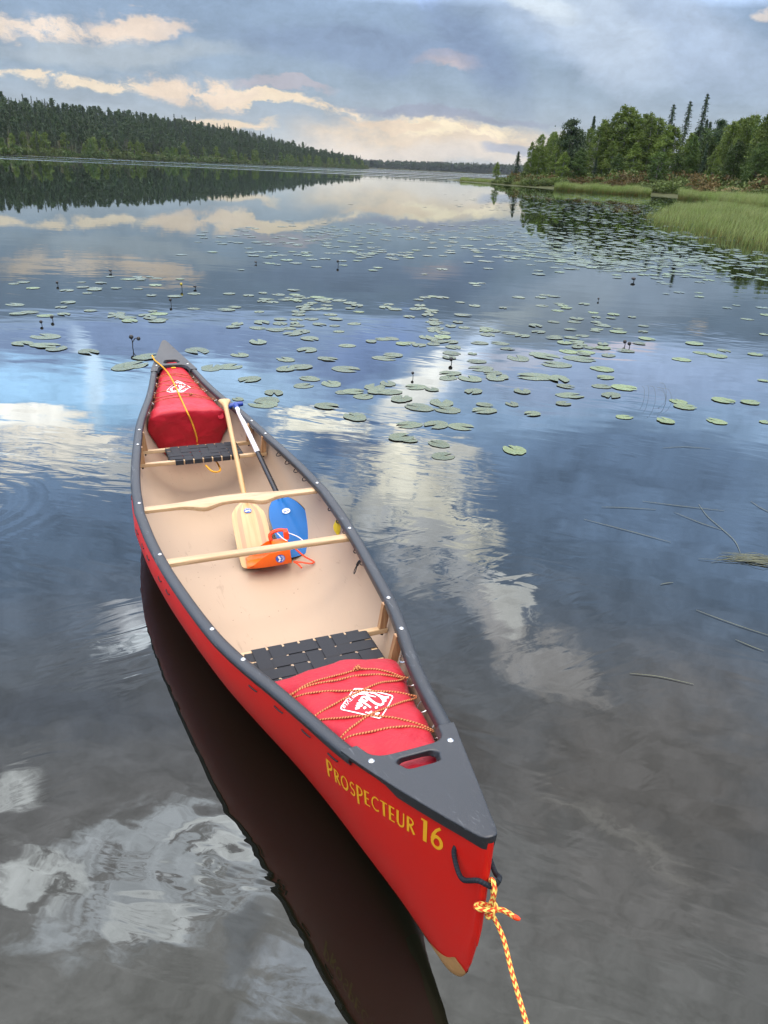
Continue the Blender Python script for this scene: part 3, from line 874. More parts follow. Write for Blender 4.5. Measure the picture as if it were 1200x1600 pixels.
# seats
def seat(ua, ub, ztop, vl, vr, label):
    """frame of two rails across the hull and two short sticks, black webbing woven between; ua nearer the middle"""
    sg = 1 if ub > ua else -1
    g = Geo()
    zr = ztop - 0.011
    for u in (ua, ub):
        b_ = B_hull(u, zr) - 0.014
        g.box((u, 0, zr), (0.026, 2 * b_, 0.022))
    for v in (vl + 0.004, vr - 0.004):
        g.box(((ua + ub) / 2, v, zr), (abs(ub - ua) - 0.026, 0.026, 0.0215))
    fr = g.build('seat', M['ash'], canoe, bevel=0.004)
    # webbing
    g = Geo()
    lo, hi = min(ua, ub), max(ua, ub)
    nv = 7; wv = (vr - vl - 0.03) / nv; nu = 4; wu = (hi - lo - 0.002) / nu
    def strap(path, wid, axis):
        rs = []
        for (a, z) in path:
            hw = wid / 2
            if axis == 'u': rs.append([(a, path_c - hw, z + .0008), (a, path_c + hw, z + .0008), (a, path_c + hw, z - .0008), (a, path_c - hw, z - .0008)])
            else: rs.append([(path_c - hw, a, z + .0008), (path_c + hw, a, z + .0008), (path_c + hw, a, z - .0008), (path_c - hw, a, z - .0008)])
        g.rings(rs)
    for i in range(nv):
        path_c = vl + 0.015 + wv * (i + .5)
        p = [(lo - .0145, zr - .014), (lo - .0150, zr + .010), (lo - .012, ztop + .0014)]
        for k in range(41):
            a = lo + (hi - lo) * k / 40
            j = min(nu - 1, int((a - lo - .001) / wu))
            up = ((i // 1 + j) % 4) < 2
            p.append((a, ztop + .0016 + (.0022 if up else -.0012)))
        p += [(hi + .012, ztop + .0014), (hi + .0150, zr + .010), (hi + .0145, zr - .014)]
        strap(p, wv * 0.85, 'u')
    for j in range(nu):
        path_c = lo + 0.001 + wu * (j + .5)
        p = [(vl - .0105, zr - .014), (vl - .0110, zr + .010), (vl - .008, ztop + .0014)]
        for k in range(57):
            a = vl + (vr - vl) * k / 56
            i = max(0, min(nv - 1, int((a - vl - .015) / wv)))
            up = ((i // 1 + j) % 4) < 2
            p.append((a, ztop + .0016 + (-.0012 if up else .0022)))
        p += [(vr + .008, ztop + .0014), (vr + .0110, zr + .010), (vr + .0105, zr - .014)]
        strap(p, wu * 0.86, 'v')
    g.build('webbing', M['webbing'], fr, bevel=0.0)
    # wooden hangers from the gunwale down to each rail
    for side in (-1, 1):
        for u in (ua, ub):
            zt_, zb_ = S(u) - 0.016, zr + 0.008
            bt = B_out(u) - 0.030
            br = B_hull(u, zr) - 0.040
            g = Geo()
            ring = lambda uu: [(uu, side * (bt + .010), zt_), (uu, side * (bt - .022), zt_), (uu, side * (br - .004 - .006), zr + .011), (uu, side * (br + .020), zr + .011)]
            g.rings([ring(u - .011), ring(u + .011)])
            g.tube([(u, side * (br + .006), zr - .010), (u, side * (br + .006), zr - .022)], 0.006, 8, 1)
            g.build('hanger', [M['bracket'], M['black']], fr, smooth=False, bevel=0.002)
    return fr
seat(1.16, 1.405, S(1.28) - 0.135, -0.215, 0.232, 0)
seat(-0.885, -1.105, S(-1.0) - 0.125, -0.190, 0.225, 0)

# lacing loops through the hull below the gunwale, cord inside and out
def lacing(u, side, steel):
    zc_ = S(u) - 0.058
    g = Geo()
    b0 = B_hull(u, zc_)
    du = 0.024
    slope = (B_out(u + .01) - B_out(u - .01)) / .02
    pin, pout = [], []
    for k in range(13):
        a = PI * k / 12
        uu = u - du * math.cos(a)
        bb = b0 + slope * (uu - u)
        pin.append((uu, side * (bb - 0.008 - 0.024 * math.sin(a)), zc_ - 0.014 * math.sin(a)))
        pout.append((uu, side * (bb + 0.0008 + 0.0022 * math.sin(a) ** .5), zc_ + (S(uu) - S(u)) - (0.001 if steel else 0.008) * math.sin(a)))
    g.tube(pin, 0.0026, 6, 1 if steel else 0)
    g.tube(pout, 0.0021, 6, 0)
    g.build('lacing_loop', [M['black'], M['steel']], hull)
NEAR_A = [1.49, 1.64, 1.795, 1.937]
for side in (-1, 1):
    for u in (-.70, -.57, -.44, -.31, .10, .25, .37, .58, .70): lacing(u, side, False)
    for u in NEAR_A:
        lacing(u, side, True); lacing(-u, side, True)
    lacing(-2.02, side, True)

# bow lettering, laid on the hull skin
def hull_point(u, z, side, lift):
    b0 = B_hull(u, z); e = 0.004
    n = Vector((-(B_hull(u + e, z) - B_hull(u - e, z)) / (2 * e), 1.0, -(B_hull(u, z + e) - B_hull(u, z - e)) / (2 * e))).normalized()
    p = Vector((u, b0, z)) + n * lift
    return Vector((p.x, side * p.y, p.z))
def arc(cx_, cy_, rx, ry, a0, a1, n=14):
    return [(cx_ + rx * math.cos(math.radians(a0 + (a1 - a0) * k / n)), cy_ + ry * math.sin(math.radians(a0 + (a1 - a0) * k / n))) for k in range(n + 1)]
TH, TN = 0.165, 0.09
GLYPH = {   # width, strokes (points, start width, end width)
    'P': (0.52, [([(.09, 0), (.09, 1)], TH, TH), ([(.09, .95)] + arc(.16, .72, .30, .235, 85, -85) + [(.09, .46)], TN, TH * .8)]),
    'p': (0.52, [([(.09, -.32), (.09, 1)], TH, TH), ([(.09, .95)] + arc(.16, .66, .30, .29, 85, -85) + [(.09, .36)], TN, TH * .8)]),
    'R': (0.56, [([(.09, 0), (.09, 1)], TH, TH), ([(.09, .95)] + arc(.16, .73, .27, .22, 85, -85) + [(.12, .49)], TN, TH * .8), ([(.22, .50), (.52, .02)], TH, TH)]),
    'O': (0.74, [(arc(.36, .5, .29, .44, 90, 270), TN, TH), (arc(.36, .5, .29, .44, 270, 450), TH, TN)]),
    'S': (0.50, [([(.42, .86)] + arc(.25, .72, .16, .21, 60, 265, 10) + arc(.25, .28, .17, .22, 85, -120, 12) + [(.06, .16)], TN, TH * .8)]),
    'E': (0.46, [([(.09, 0), (.09, 1)], TH, TH), ([(.09, .955), (.42, .955)], TN, TN), ([(.09, .5), (.38, .5)], TN, TN), ([(.09, .045), (.43, .045)], TN, TN)]),
    'C': (0.60, [(arc(.37, .5, .30, .44, 50, 310, 20), TN, TH * .7)]),
    'T': (0.52, [([(.26, 0), (.26, .95)], TH, TH), ([(.01, .95), (.51, .95)], TN, TN)]),
    'U': (0.62, [([(.09, 1), (.09, .35)] + arc(.30, .32, .21, .28, 180, 360, 12) + [(.51, .35), (.51, 1)], TH, TN)]),
    'I': (0.22, [([(.10, 0), (.10, 1)], TH, TH)]),
    'V': (0.60, [([(.04, 1), (.28, 0)], TH, TH), ([(.28, 0), (.54, 1)], TN, TN)]),
    '1': (0.36, [([(.22, 0), (.22, 1)], TH * 1.1, TH * 1.1), ([(.02, .97), (.24, .96)], TN, TN)]),
    '6': (0.60, [([(.44, .98), (.26, .80), (.13, .55), (.10, .34)] + arc(.31, .29, .21, .25, 170, 530, 20), TH * .7, TH)]),
    ' ': (0.10, []),
}
def ribbon(g, pts, w0, w1, put, mi=0, sub=4):
    P = []
    for i in range(len(pts) - 1):
        for k in range(sub):
            t = k / sub
            P.append((pts[i][0] * (1 - t) + pts[i + 1][0] * t, pts[i][1] * (1 - t) + pts[i + 1][1] * t))
    P.append(pts[-1])
    vs = []
    for i, p in enumerate(P):
        a = P[max(0, i - 1)]; c = P[min(len(P) - 1, i + 1)]
        dx_, dy_ = c[0] - a[0], c[1] - a[1]; L = math.hypot(dx_, dy_) or 1
        w = (w0 + (w1 - w0) * i / (len(P) - 1)) / 2
        vs += [put(p[0] - dy_ / L * w, p[1] + dx_ / L * w), put(p[0] + dy_ / L * w, p[1] - dx_ / L * w)]
    g.add(vs, [(2 * i, 2 * i + 1, 2 * i + 3, 2 * i + 2) for i in range(len(P) - 1)], mi)
def text_width(s, gap=0.09): return sum(GLYPH[c][0] + gap for c in s)
def hull_hit(px, py):
    o, d = canoe_ray(px, py); t = 0.8
    while t < 4:
        q = o + d * t
        if q.y < 0 and abs(q.x) < 2.45 and K(q.x) < q.z < S(q.x) and abs(q.y) <= B_hull(q.x, q.z): return q
        t += 0.001
    return None
# (u, z below the sheer) of baseline start and end, read on the photo with hull_hit
T0, T1 = (1.897, 0.149), (2.345, 0.117)
g = Geo()
word = [('P', 1.0), ('R', .78), ('O', .78), ('S', .78), ('p', .80), ('E', .78), ('C', .78), ('T', .78), ('E', .78), ('U', .78), ('R', .78), (' ', 1), ('1', 1.06), ('6', 1.06)]
tot = sum((GLYPH[c][0] + .10) * k for c, k in word)
hgt = 0.063
x = 0.0
for c, k in word:
    if c == ' ':
        g.build('lettering', M['yellow_letter'], hull, smooth=False, recalc=False); g = Geo()
    for pts, w0, w1 in GLYPH[c][1]:
        def put(a, b_, x=x, k=k):
            f = (x + a * k) / tot
            u = T0[0] + (T1[0] - T0[0]) * f
            z = S(u) - (T0[1] + (T1[1] - T0[1]) * f) + b_ * k * hgt
            return hull_point(u, z, -1, 0.0012)
        ribbon(g, pts, w0, w1, put)
    x += (GLYPH[c][0] + .10) * k
g.build('lettering', M['yellow_letter'], hull, smooth=False, recalc=False)

# grab loop through the bow
g = Geo()
pL = hull_point(2.370, S(2.37) - 0.080, -1, -0.004); pR = hull_point(2.370, S(2.37) - 0.080, 1, -0.004)
low = Vector((2.478, 0.004, S(2.44) - 0.112))
path = []
ctrl = [pR, pR + Vector((.014, .012, -.006)), Vector((2.440, .033, pR.z - .024)), Vector((2.476, .020, low.z + .016)), low, Vector((2.462, -.022, low.z + .010)), Vector((2.425, -.038, pL.z - .030)), pL + Vector((.012, -.010, -.010)), pL]
def catmull(c, n=8, closed=False):
    c = [Vector(p) for p in c]; out_ = []
    m = len(c)
    for i in range(m if closed else m - 1):
        g4 = [c[(i - 1) % m] if closed else c[max(0, i - 1)], c[i], c[(i + 1) % m] if closed else c[i + 1], c[(i + 2) % m] if closed else c[min(m - 1, i + 2)]]
        for k in range(n):
            t = k / n
            out_.append(0.5 * ((2 * g4[1]) + (g4[2] - g4[0]) * t + (2 * g4[0] - 5 * g4[1] + 4 * g4[2] - g4[3]) * t * t + (3 * g4[1] - g4[0] - 3 * g4[2] + g4[3]) * t ** 3))
    if not closed: out_.append(c[-1])
    return out_
g.tube(catmull(ctrl, 8), 0.0056, 10)
g.build('grab_loop', M['grab'], canoe)

# black cord toggle and yellow tag on the right inner wall
def thing(name, label, cat, base, group=None):
    o = empty(name, W(*base), HD); tag(o, label, cat, group); return o
g = Geo()
pu = 0.66; pz = S(pu) - 0.075; pb = B_hull(pu, pz) - 0.012
g.tube(catmull([(pu, pb, pz), (pu - .01, pb - .012, pz - .012), (pu - .012, pb - .02, pz - .03)], 5), 0.0062, 8)
g.tube(catmull([(pu - .012, pb - .02, pz - .03), (pu - .004, pb - .03, pz - .055), (pu - .012, pb - .034, pz - .070), (pu - .024, pb - .028, pz - .060), (pu - .014, pb - .02, pz - .03)], 6), 0.0022, 6)
g.build('cord_toggle', M['black'], canoe)
yt = thing('ribbon_tag', 'small yellow ribbon tag hanging from a loop inside the right gunwale', 'tag', (0.27, B_hull(.27, .2) - .03, S(.27) - 0.13))
g = Geo((0.27, B_hull(.27, .2) - .03, S(.27) - 0.13))
rs = []
for k in range(9):
    t = k / 8; w = 0.003 + 0.014 * math.sin(PI * min(1, t * 1.05)) ** .8
    u_ = 0.235 + 0.025 * t; z_ = S(.25) - 0.058 - 0.085 * t; b_ = B_hull(u_, z_) - 0.016 - .012 * math.sin(t * 3)
    rs.append([(u_ - w * .5, b_ - w * 1.1, z_), (u_ + .002, b_ - .004, z_ - .004), (u_ + w * .5, b_ + w * .8, z_), (u_ + .0035, b_ - .004, z_ - .004)])
g.rings(rs); g.build('ribbon', M['yellow_tag'], yt, smooth=False)

# ------------------------------------------------------------------ flotation bags
def bag_object(sgn, us, top, wfun, face_slant, label):
    base = (sgn * us[len(us) // 2], 0.0, K(sgn * us[len(us) // 2]) + 0.02)
    root = thing('flotation_bag', label, 'flotation bag', base)
    g = Geo(base); rs = []
    def ring(u, sc, shift):
        uu = sgn * u
        zt_ = top(u); zb_ = K(uu) + 0.016
        w = wfun(u)
        pts = []
        zs_ = [zb_ + (zt_ - 0.03 - zb_) * t for t in (0.0, .06, .2, .42, .68, .9)]
        right = []
        for i, z in enumerate(zs_):
            bb = min(B_hull(uu, z, 0.014) - 0.018, w + 0.004)
            right.append((bb * (0.0 if i == 0 else 1), z))
        right += [(w * .94, zt_ - .006), (w * .72, zt_ + .016), (w * .36, zt_ + .026), (0.0, zt_ + .030)]
        allp = right + [(-a, b_) for a, b_ in reversed(right[1:-1])]
        cz_ = (zt_ + zb_) / 2
        for a, b_ in allp:
            z = cz_ + (b_ - cz_) * sc
            pts.append((uu + sgn * shift * (1 if sc < 1 else 1) + sgn * face_slant * (zt_ - z), a * sc, z))
        return pts
    u0 = us[0]
    rs += [ring(u0, .02, -.030), ring(u0, .45, -.028), ring(u0, .78, -.020), ring(u0, .93, -.008)]
    for u in us: rs.append([(p[0] - (sgn * face_slant * (top(u) - p[2])) * min(1, (u - u0) / .25), p[1], p[2]) for p in ring(u, 1.0, 0.0)])
    un = us[-1]
    rs += [[(p[0] - sgn * face_slant * (top(un) - p[2]) , p[1], p[2]) for p in ring(un, s_, h_)] for s_, h_ in ((.8, .02), (.4, .03), (.02, .032))]
    g.rings(rs, caps=True)
    body = g.build('bag_body', M['bag'], root, subsurf=2)
    tx = bpy.data.textures.new('cloth_folds', 'CLOUDS'); tx.noise_scale = 0.11; tx.noise_depth = 2
    md = body.modifiers.new('folds', 'DISPLACE'); md.texture = tx; md.strength = 0.032; md.mid_level = 0.5; md.texture_coords = 'LOCAL'
    return root, body, base
near_top = interp([(1.46, .345), (1.52, .365), (1.60, .380), (1.75, .405), (1.9, .440), (2.0, .462), (2.08, .468), (2.2, .455), (2.3, .44)])
near_bag, near_body, near_base = bag_object(1, [1.485, 1.53, 1.6, 1.7, 1.8, 1.9, 2.0, 2.1, 2.2, 2.28], near_top,
    lambda u: max(.02, min(B_out(u) - 0.026, B_hull(u, near_top(u) - .02) - .020)), 0.10, 'bright red flotation bag with large white crest laced into the near bow')
far_top = interp([(1.3, .325), (1.4, .345), (1.5, .352), (1.65, .375), (1.8, .395), (1.95, .425), (2.1, .47), (2.25, .49)])
far_bag, far_body, far_base = bag_object(-1, [1.40, 1.44, 1.52, 1.62, 1.74, 1.86, 1.98, 2.08, 2.18, 2.25], far_top,
    lambda u: max(.02, min(B_out(u) - 0.016, B_hull(-u, far_top(u) - .03) - .016)), 0.30, 'dark red flotation bag under a yellow rope in the far end of the canoe')

bpy.context.view_layer.update()
def bvh_of(o):
    dg = bpy.context.evaluated_depsgraph_get()
    ev = o.evaluated_get(dg); me = ev.to_mesh()
    mw = o.matrix_world
    vs = [_hi @ (mw @ v.co) for v in me.vertices]; fs = [tuple(p.vertices) for p in me.polygons]
    t = BVHTree.FromPolygons(vs, fs); ev.to_mesh_clear()
    return t
near_bvh, far_bvh = bvh_of(near_body), bvh_of(far_body)
def drop(bvh, u, v, lift):
    h = bvh.ray_cast(Vector((u, v, 1.5)), Vector((0, 0, -1)))
    if h[0] is None: return None
    return h[0] + h[1] * lift
def see(bvh, px, py, lift=0.0):
    o, d = canoe_ray(px, py); h = bvh.ray_cast(o, d)
    return None if h[0] is None else h[0] + h[1] * lift

# crest printed on the bags (drawn once in u, v; the far bag carries the same crest turned round)
def crest():
    def c2(p): return (515 + p[0] / 10.0, 1060 + p[1] / 10.0)
    L_ = []
    L_.append(([(395, 168), (480, 168), (600, 182), (760, 222), (900, 255), (975, 278), (985, 300), (970, 335), (890, 480), (805, 612), (775, 628), (620, 590), (430, 545), (205, 496), (180, 480), (185, 450), (270, 330), (360, 200), (395, 168)], 17, 17))
    L_.append(([(625, 222), (700, 236), (790, 290), (838, 350), (835, 405), (790, 425), (720, 400), (650, 350), (600, 300), (580, 250), (592, 215)], 26, 40))
    L_.append(([(600, 268), (660, 280), (720, 296)], 26, 14))
    L_.append(([(500, 305), (540, 292), (585, 318), (590, 350), (555, 362), (510, 340), (490, 305)], 30, 30))
    L_.append(([(455, 345), (520, 375), (590, 420), (645, 465)], 34, 26))
    L_.append(([(425, 405), (470, 395), (510, 430), (470, 440), (420, 430), (460, 470), (400, 480)], 34, 30))
    L_.append(([(540, 450), (560, 480)], 46, 46)); L_.append(([(725, 445), (735, 478)], 46, 40))
    L_.append(([(640, 520), (660, 560)], 44, 30))
    L_.append(([(560, 535), (640, 555)], 16, 30)); L_.append(([(715, 570), (780, 545)], 46, 20))
    L_.append(([(380, 265), (450, 232), (590, 232)], 70, 40)); L_.append(([(430, 205), (600, 205)], 18, 18))
    L_.append(([(770, 262), (850, 300), (925, 300)], 14, 36)); L_.append(([(860, 310), (872, 372)], 50, 26))
    out_ = [([c2(p) for p in pts], w0 / 10.0, w1 / 10.0) for pts, w0, w1 in L_]
    # small block word up the left edge
    a, b_ = Vector((232, 480)), Vector((415, 275)); ax_ = (b_ - a); L = ax_.length; ax_ = ax_ / L; ay_ = Vector((-ax_.y, ax_.x)) * -1
    ww = text_width('RIVER'); k = L / ww; x_ = 0
    for ch in 'RIVER':
        for pts, w0, w1 in GLYPH[ch][1]:
            q = [c2(a + ax_ * ((x_ + p[0]) * k) - ay_ * (p[1] * 62 - 62)) for p in pts]
            out_.append((q, w0 * 5.2, w1 * 6.5))
        x_ += GLYPH[ch][0] + .09
    return out_
CREST = crest()
def put_crest(bvh, root, base, flip):
    g = Geo(base)
    def put(px, py):
        h = see(near_bvh, px, py)
        if h is None: return Vector(base)
        if flip: p = drop(bvh, -h.x + (-0.0), -h.y, 0.0015)
        else: p = drop(bvh, h.x, h.y, 0.0015)
        return p if p is not None else Vector(base)
    for pts, w0, w1 in CREST: ribbon(g, pts, w0, w1, put, 0, 3)
    g.build('crest', M['white'], root, smooth=False, recalc=False)
put_crest(near_bvh, near_bag, near_base, False)
put_crest(far_bvh, far_bag, far_base, True)
# valve disc and small yellow tab on the far bag
h = see(far_bvh, 345, 650, 0.002)
if h is not None:
    g = Geo(far_base)
    nrm = Vector((1, .1, .45)).normalized(); t1 = nrm.cross(Vector((0, 0, 1))).normalized(); t2 = nrm.cross(t1)
    rr = []
    for r_, hh in ((.020, -.006), (.020, .002), (.015, .004), (.013, .0015), (.002, .0015)):
        rr.append([h + t1 * (r_ * math.cos(a * PI / 8)) + t2 * (r_ * math.sin(a * PI / 8)) + nrm * hh for a in range(16)])
    g.rings(rr); g.build('valve', M['red_print'], far_bag)
h = drop(far_bvh, -2.06, 0.005, 0.002)
if h is not None:
    g = Geo(far_base); g.box(h, (.018, .03, .004)); g.build('tab', M['yellow_tag'], far_bag)

# lacing cords zigzagging over the bags between the loops
def cord_over(name, bvh, seq, base, label, knot=None, r=0.0030):
    root = thing(name, label, 'cord', base)
    g = Geo(base); lp = None
    pts = []
    for (a, b_) in zip(seq[:-1], seq[1:]):
        for k in range(24):
            t = k / 24
            u = a[0] + (b_[0] - a[0]) * t; v = a[1] + (b_[1] - a[1]) * t; zl = a[2] + (b_[2] - a[2]) * t
            p = drop(bvh, u, v, 0)
            z = zl if p is None else max(p.z + r * 0.9, zl * 0.0 + p.z + r * 0.9)
            if p is not None and abs(v) > 0.8 * (B_out(u) - .03): z = max(z, zl)
            pts.append(Vector((u, v, z)))
    pts.append(Vector(seq[-1]))
    for _ in range(3):
        pts = [pts[0]] + [(pts[i - 1] + pts[i] * 2 + pts[i + 1]) / 4 for i in range(1, len(pts) - 1)] + [pts[-1]]
    g.tube(pts, r, 8)
    if knot:
        kp = drop(bvh, knot[0], knot[1], 0.006)
        for j in range(3):
            ring_ = [kp + Vector((0.007 * math.cos(a * PI / 6 + j), 0.009 * math.sin(a * PI / 6) * (1 if j != 1 else .6), 0.006 * math.sin(a * PI / 6 + j * 2.1))) for a in range(12)]
            g.tube(ring_, r * 1.05, 6, closed=True)
        g.tube([kp, kp + Vector((.01, .012, .003)), kp + Vector((.012, .026, -.001))], r, 6)
    g.build('cord', M['cord'], root)
def anchor(u, side, sgn=1):
    return (sgn * u, side * (B_out(u) - 0.043), S(sgn * u) - 0.045)
A = lambda u, s: anchor(u, s)
cord_over('lacing_cord', near_bvh, [A(1.60, -1), A(1.64, 1), A(1.755, -1), A(1.765, -1), A(1.945, 1), A(1.955, 1), A(1.905, -1), A(1.90, -1), A(1.765, 1), A(1.755, 1), A(1.615, -1), A(1.61, -1), A(1.575, 0.0)[:1] + (0.045, S(1.57) - .02), A(1.645, 1)],
          (1.6, 0, .3), 'orange flecked cord laced over the near red bag', (1.575, 0.045))
f = lambda u, s: anchor(u, s, -1)
cord_over('lacing_cord', far_bvh, [f(1.62, -1), f(1.60, 1), f(1.625, 1), f(1.68, -1), f(1.76, -1), f(1.74, 1), f(1.78, 1), f(1.85, -1), f(1.90, -1), f(1.86, 1), f(1.92, 1), f(1.98, -1), f(2.0, -1), f(1.96, 1)],
          (-1.7, 0, .3), 'thin orange cord laced over the far dark red bag', (-1.63, 0.05), 0.0022)

# yellow rope from the far deck over the bag and under the seat
base = (-1.6, 0.0, 0.36)
pr = thing('painter_rope', 'plain yellow rope lying lengthwise over the far red bag', 'rope', base)
g = Geo(base)
pts = [Vector((-2.22, -0.118, S(-2.22) + 0.012)), Vector((-2.14, -0.112, S(-2.14) + .016)), Vector((-2.06, -.080, S(-2.06) + .012))]
for px, py in ((262, 583), (272, 600), (282, 622), (292, 643)):
    p = see(far_bvh, px, py, 0.006)
    if p: pts.append(p)
for px, py in ((299, 658), (304, 672), (307, 684), (309, 694)):
    p = see(far_bvh, px, py, 0.008)
    if p: pts.append(p)
e = pts[-1]
pts += [Vector((-1.24, 0.075, .165)), Vector((-1.0, 0.09, .150)), Vector((-.86, 0.085, .155)), Vector((-.80, .055, .165)), Vector((-.79, .02, .18)), Vector((-.86, .0, .19))]
g.tube(catmull(pts, 7), 0.0052, 8)
g.build('rope', M['painter'], pr)

# ------------------------------------------------------------------ paddles
def paddle(name, label, tipc, gripc, roll):
    """local x from blade tip to grip, y across the blade, z off its face"""
    a, b_ = Vector(tipc), Vector(gripc)
    x_ = (b_ - a).normalized(); y_ = Vector((0, 0, 1)).cross(x_).normalized(); z_ = x_.cross(y_)
    o = empty(name); tag(o, label, 'paddle')
    m = Matrix((x_, y_, z_)).transposed().to_4x4() @ Matrix.Rotation(roll, 4, 'X'); m.translation = a
    o.matrix_world = _hm @ m
    return o, (b_ - a).length
def blade_geo(prof, thick, n=41, strips=None):
    """prof(t) -> half width; strips: list of (y0, y1) fractions for material 1"""
    g = Geo(); L = prof['len']
    cols = prof['cols']
    top, bot, fm = [], [], []
    rows = []
    for i in range(n):
        s_ = (1 - math.cos(PI * i / (n - 1))) / 2 * L if i < n else L
        w = prof['w'](s_ / L)
        rows.append([(s_ * 1.0, w * c, thick(s_ / L, c)) for c in cols])
    nc = len(cols)
    V = [p for r in rows for p in r] + [(p[0], p[1], -p[2]) for r in rows for p in r]
    N = n * nc
    F, FM = [], []
    for i in range(n - 1):
        for k in range(nc - 1):
            q = (i * nc + k, i * nc + k + 1, (i + 1) * nc + k + 1, (i + 1) * nc + k)
            mi = 0
            if strips:
                yc = (cols[k] + cols[k + 1]) / 2
                mi = 1 if any(a <= yc * prof['w'](.45) <= b_ for a, b_ in strips) else 0
            if prof.get('rim') and (k == 0 or k == nc - 2 or i == 0): mi = 1
            F += [q, tuple(N + j for j in reversed(q))]; FM += [mi, mi]
        for k in (0, nc - 1):
            F.append((i * nc + k, (i + 1) * nc + k, N + (i + 1) * nc + k, N + i * nc + k)); FM.append(1 if prof.get('rim') else 0)
    for i in (0, n - 1):
        for k in range(nc - 1): F.append((i * nc + k, i * nc + k + 1, N + i * nc + k + 1, N + i * nc + k)); FM.append(1 if prof.get('rim') else 0)
    g.v, g.f, g.fm, g.uv = V, F, FM, [(0, 0)] * len(V)
    return g
def badge(parent, x_, y_, z_, r_, inv, name='emblem'):
    """small round maker's badge: ring, sun rays and a ridge of hills"""
    g = Geo()
    a_, b_ = (1, 0) if inv else (0, 1)
    disc = [(x_ + r_ * math.cos(k * PI / 14), y_ + r_ * math.sin(k * PI / 14), z_) for k in range(28)]
    g.add(disc, [tuple(range(28))], a_)
    P = lambda u_, v_: (x_ + u_ * r_, y_ + v_ * r_, z_ + .0004)
    for k in range(9):
        a = math.radians(20 + 17.5 * k)
        g.add([P(.45 * math.sin(a - 1.57 + .0) * -1 * 0 + .05 + .34 * math.sin(a), .34 * math.cos(a)), P(.05 + .82 * math.sin(a + .07), .82 * math.cos(a + .07)), P(.05 + .82 * math.sin(a - .07), .82 * math.cos(a - .07))], [(0, 1, 2)], b_)
    g.add([P(-.35, .80), P(.06, .45), P(-.10, .25), P(.22, .02), P(-.08, -.20), P(.08, -.42), P(-.35, -.80), P(-.55, -.62), P(-.22, -.2), P(-.34, .1), P(-.55, .62)], [tuple(range(11))], b_)
    return g.build(name, [M['blue_print'], M['white']], parent, smooth=False, recalc=False)

tipw = Vector((0.078, 0.088, -0.022)); gripw = Vector((-1.415, 0.233, 0.418))
wp, Lw = paddle('wooden_paddle', 'pale wooden paddle with two brown stripes lying in the canoe', tipw, gripw, 0.0)
wprof = interp([(0, .070), (.015, .078), (.05, .086), (.3, .092), (.6, .093), (.78, .088), (.88, .064), (.95, .032), (1.0, .018)])
prof = {'len': 0.53, 'w': lambda t: wprof(t) if t > .012 else wprof(t) - .012 * (1 - t / .012), 'cols': [-1, -.90, -.70, -.44, -.25, 0, .25, .44, .70, .90, 1]}
g = blade_geo(prof, lambda t, c: 0.0030 + 0.0018 * (1 - abs(c)) + (0.012 * gs(c * 1.0, .16) * max(0, (t - .45) / .55) ** 1.5) + .010 * max(0, (t - .86) / .14), 41, [(-.070, -.042), (.042, .070)])
bl = g.build('blade', [M['spruce_wood'], M['dark_strip']], wp)
badge(bl, .43, .0, .0122, .020, False)
g = Geo()
g.tube([(.50, 0, 0), (.6, 0, 0), (.9, 0, 0), (1.2, 0, 0), (Lw - .16, 0, 0), (Lw - .10, 0, 0)], [.016, .0150, .0145, .0145, .0150, .0150], 14)
g.build('shaft', M['spruce_wood'], wp)
g = Geo(); rs = []
for s_, hw, ht in ((Lw - .115, .0150, .0150), (Lw - .08, .0165, .015), (Lw - .05, .024, .014), (Lw - .028, .034, .013), (Lw - .012, .039, .0125), (Lw - .002, .038, .011), (Lw + .003, .030, .007)):
    rs.append([(s_, hw * math.copysign(abs(math.cos(a * PI / 8)) ** .8, math.cos(a * PI / 8)), ht * math.sin(a * PI / 8)) for a in range(16)])
g.rings(rs); g.build('grip', M['spruce_wood'], wp)

tipb = Vector((0.092, 0.330, 0.020)); gripb = Vector((-1.39, 0.296, 0.392))
bp_, Lb = paddle('blue_paddle', 'blue bladed paddle with white and black shaft beside the wooden one', tipb, gripb, -0.16)
bprof = interp([(0, .074), (.02, .092), (.05, .101), (.12, .107), (.4, .110), (.65, .104), (.82, .084), (.92, .058), (.975, .034), (1.0, .022)])
prof = {'len': 0.50, 'w': bprof, 'cols': [-1, -.955, -.75, -.45, -.28, -.14, 0, .14, .28, .45, .75, .955, 1], 'rim': True}
g = blade_geo(prof, lambda t, c: 0.0038 + (0.013 * gs(c, .20) * (.25 + .75 * t)) + .002 * gs(abs(c) - .5, .1) * t, 41)
bl2 = g.build('blade', [M['blue'], M['black_shaft']], bp_)
badge(bl2, .35, .0, .0158, .022, True)
g = Geo(); g.tube([(.44, 0, 0), (.48, 0, 0), (.52, 0, 0)], [.014, .018, .0168], 14); g.tube([(.52, 0, 0), (.95, 0, 0)], .0155, 14, 1); g.tube([(.95, 0, 0), (Lb - .03, 0, 0)], .0157, 14, 2)
g.build('shaft', [M['blue'], M['black_shaft'], M['white_shaft']], bp_)
g = Geo(); rs = []
for y_, r1, dx_ in ((-.050, .010, -.004), (-.047, .015, -.003), (-.03, .0165, 0), (0, .018, .002), (.03, .0165, 0), (.047, .015, -.003), (.050, .010, -.004)):
    rs.append([(Lb - .012 + dx_ + r1 * math.cos(a * PI / 7), y_, r1 * math.sin(a * PI / 7)) for a in range(14)])
g.rings(rs); g.tube([(Lb - .06, 0, 0), (Lb - .01, 0, 0)], [.0175, .019], 12)
g.build('grip', M['blue_grip'], bp_)

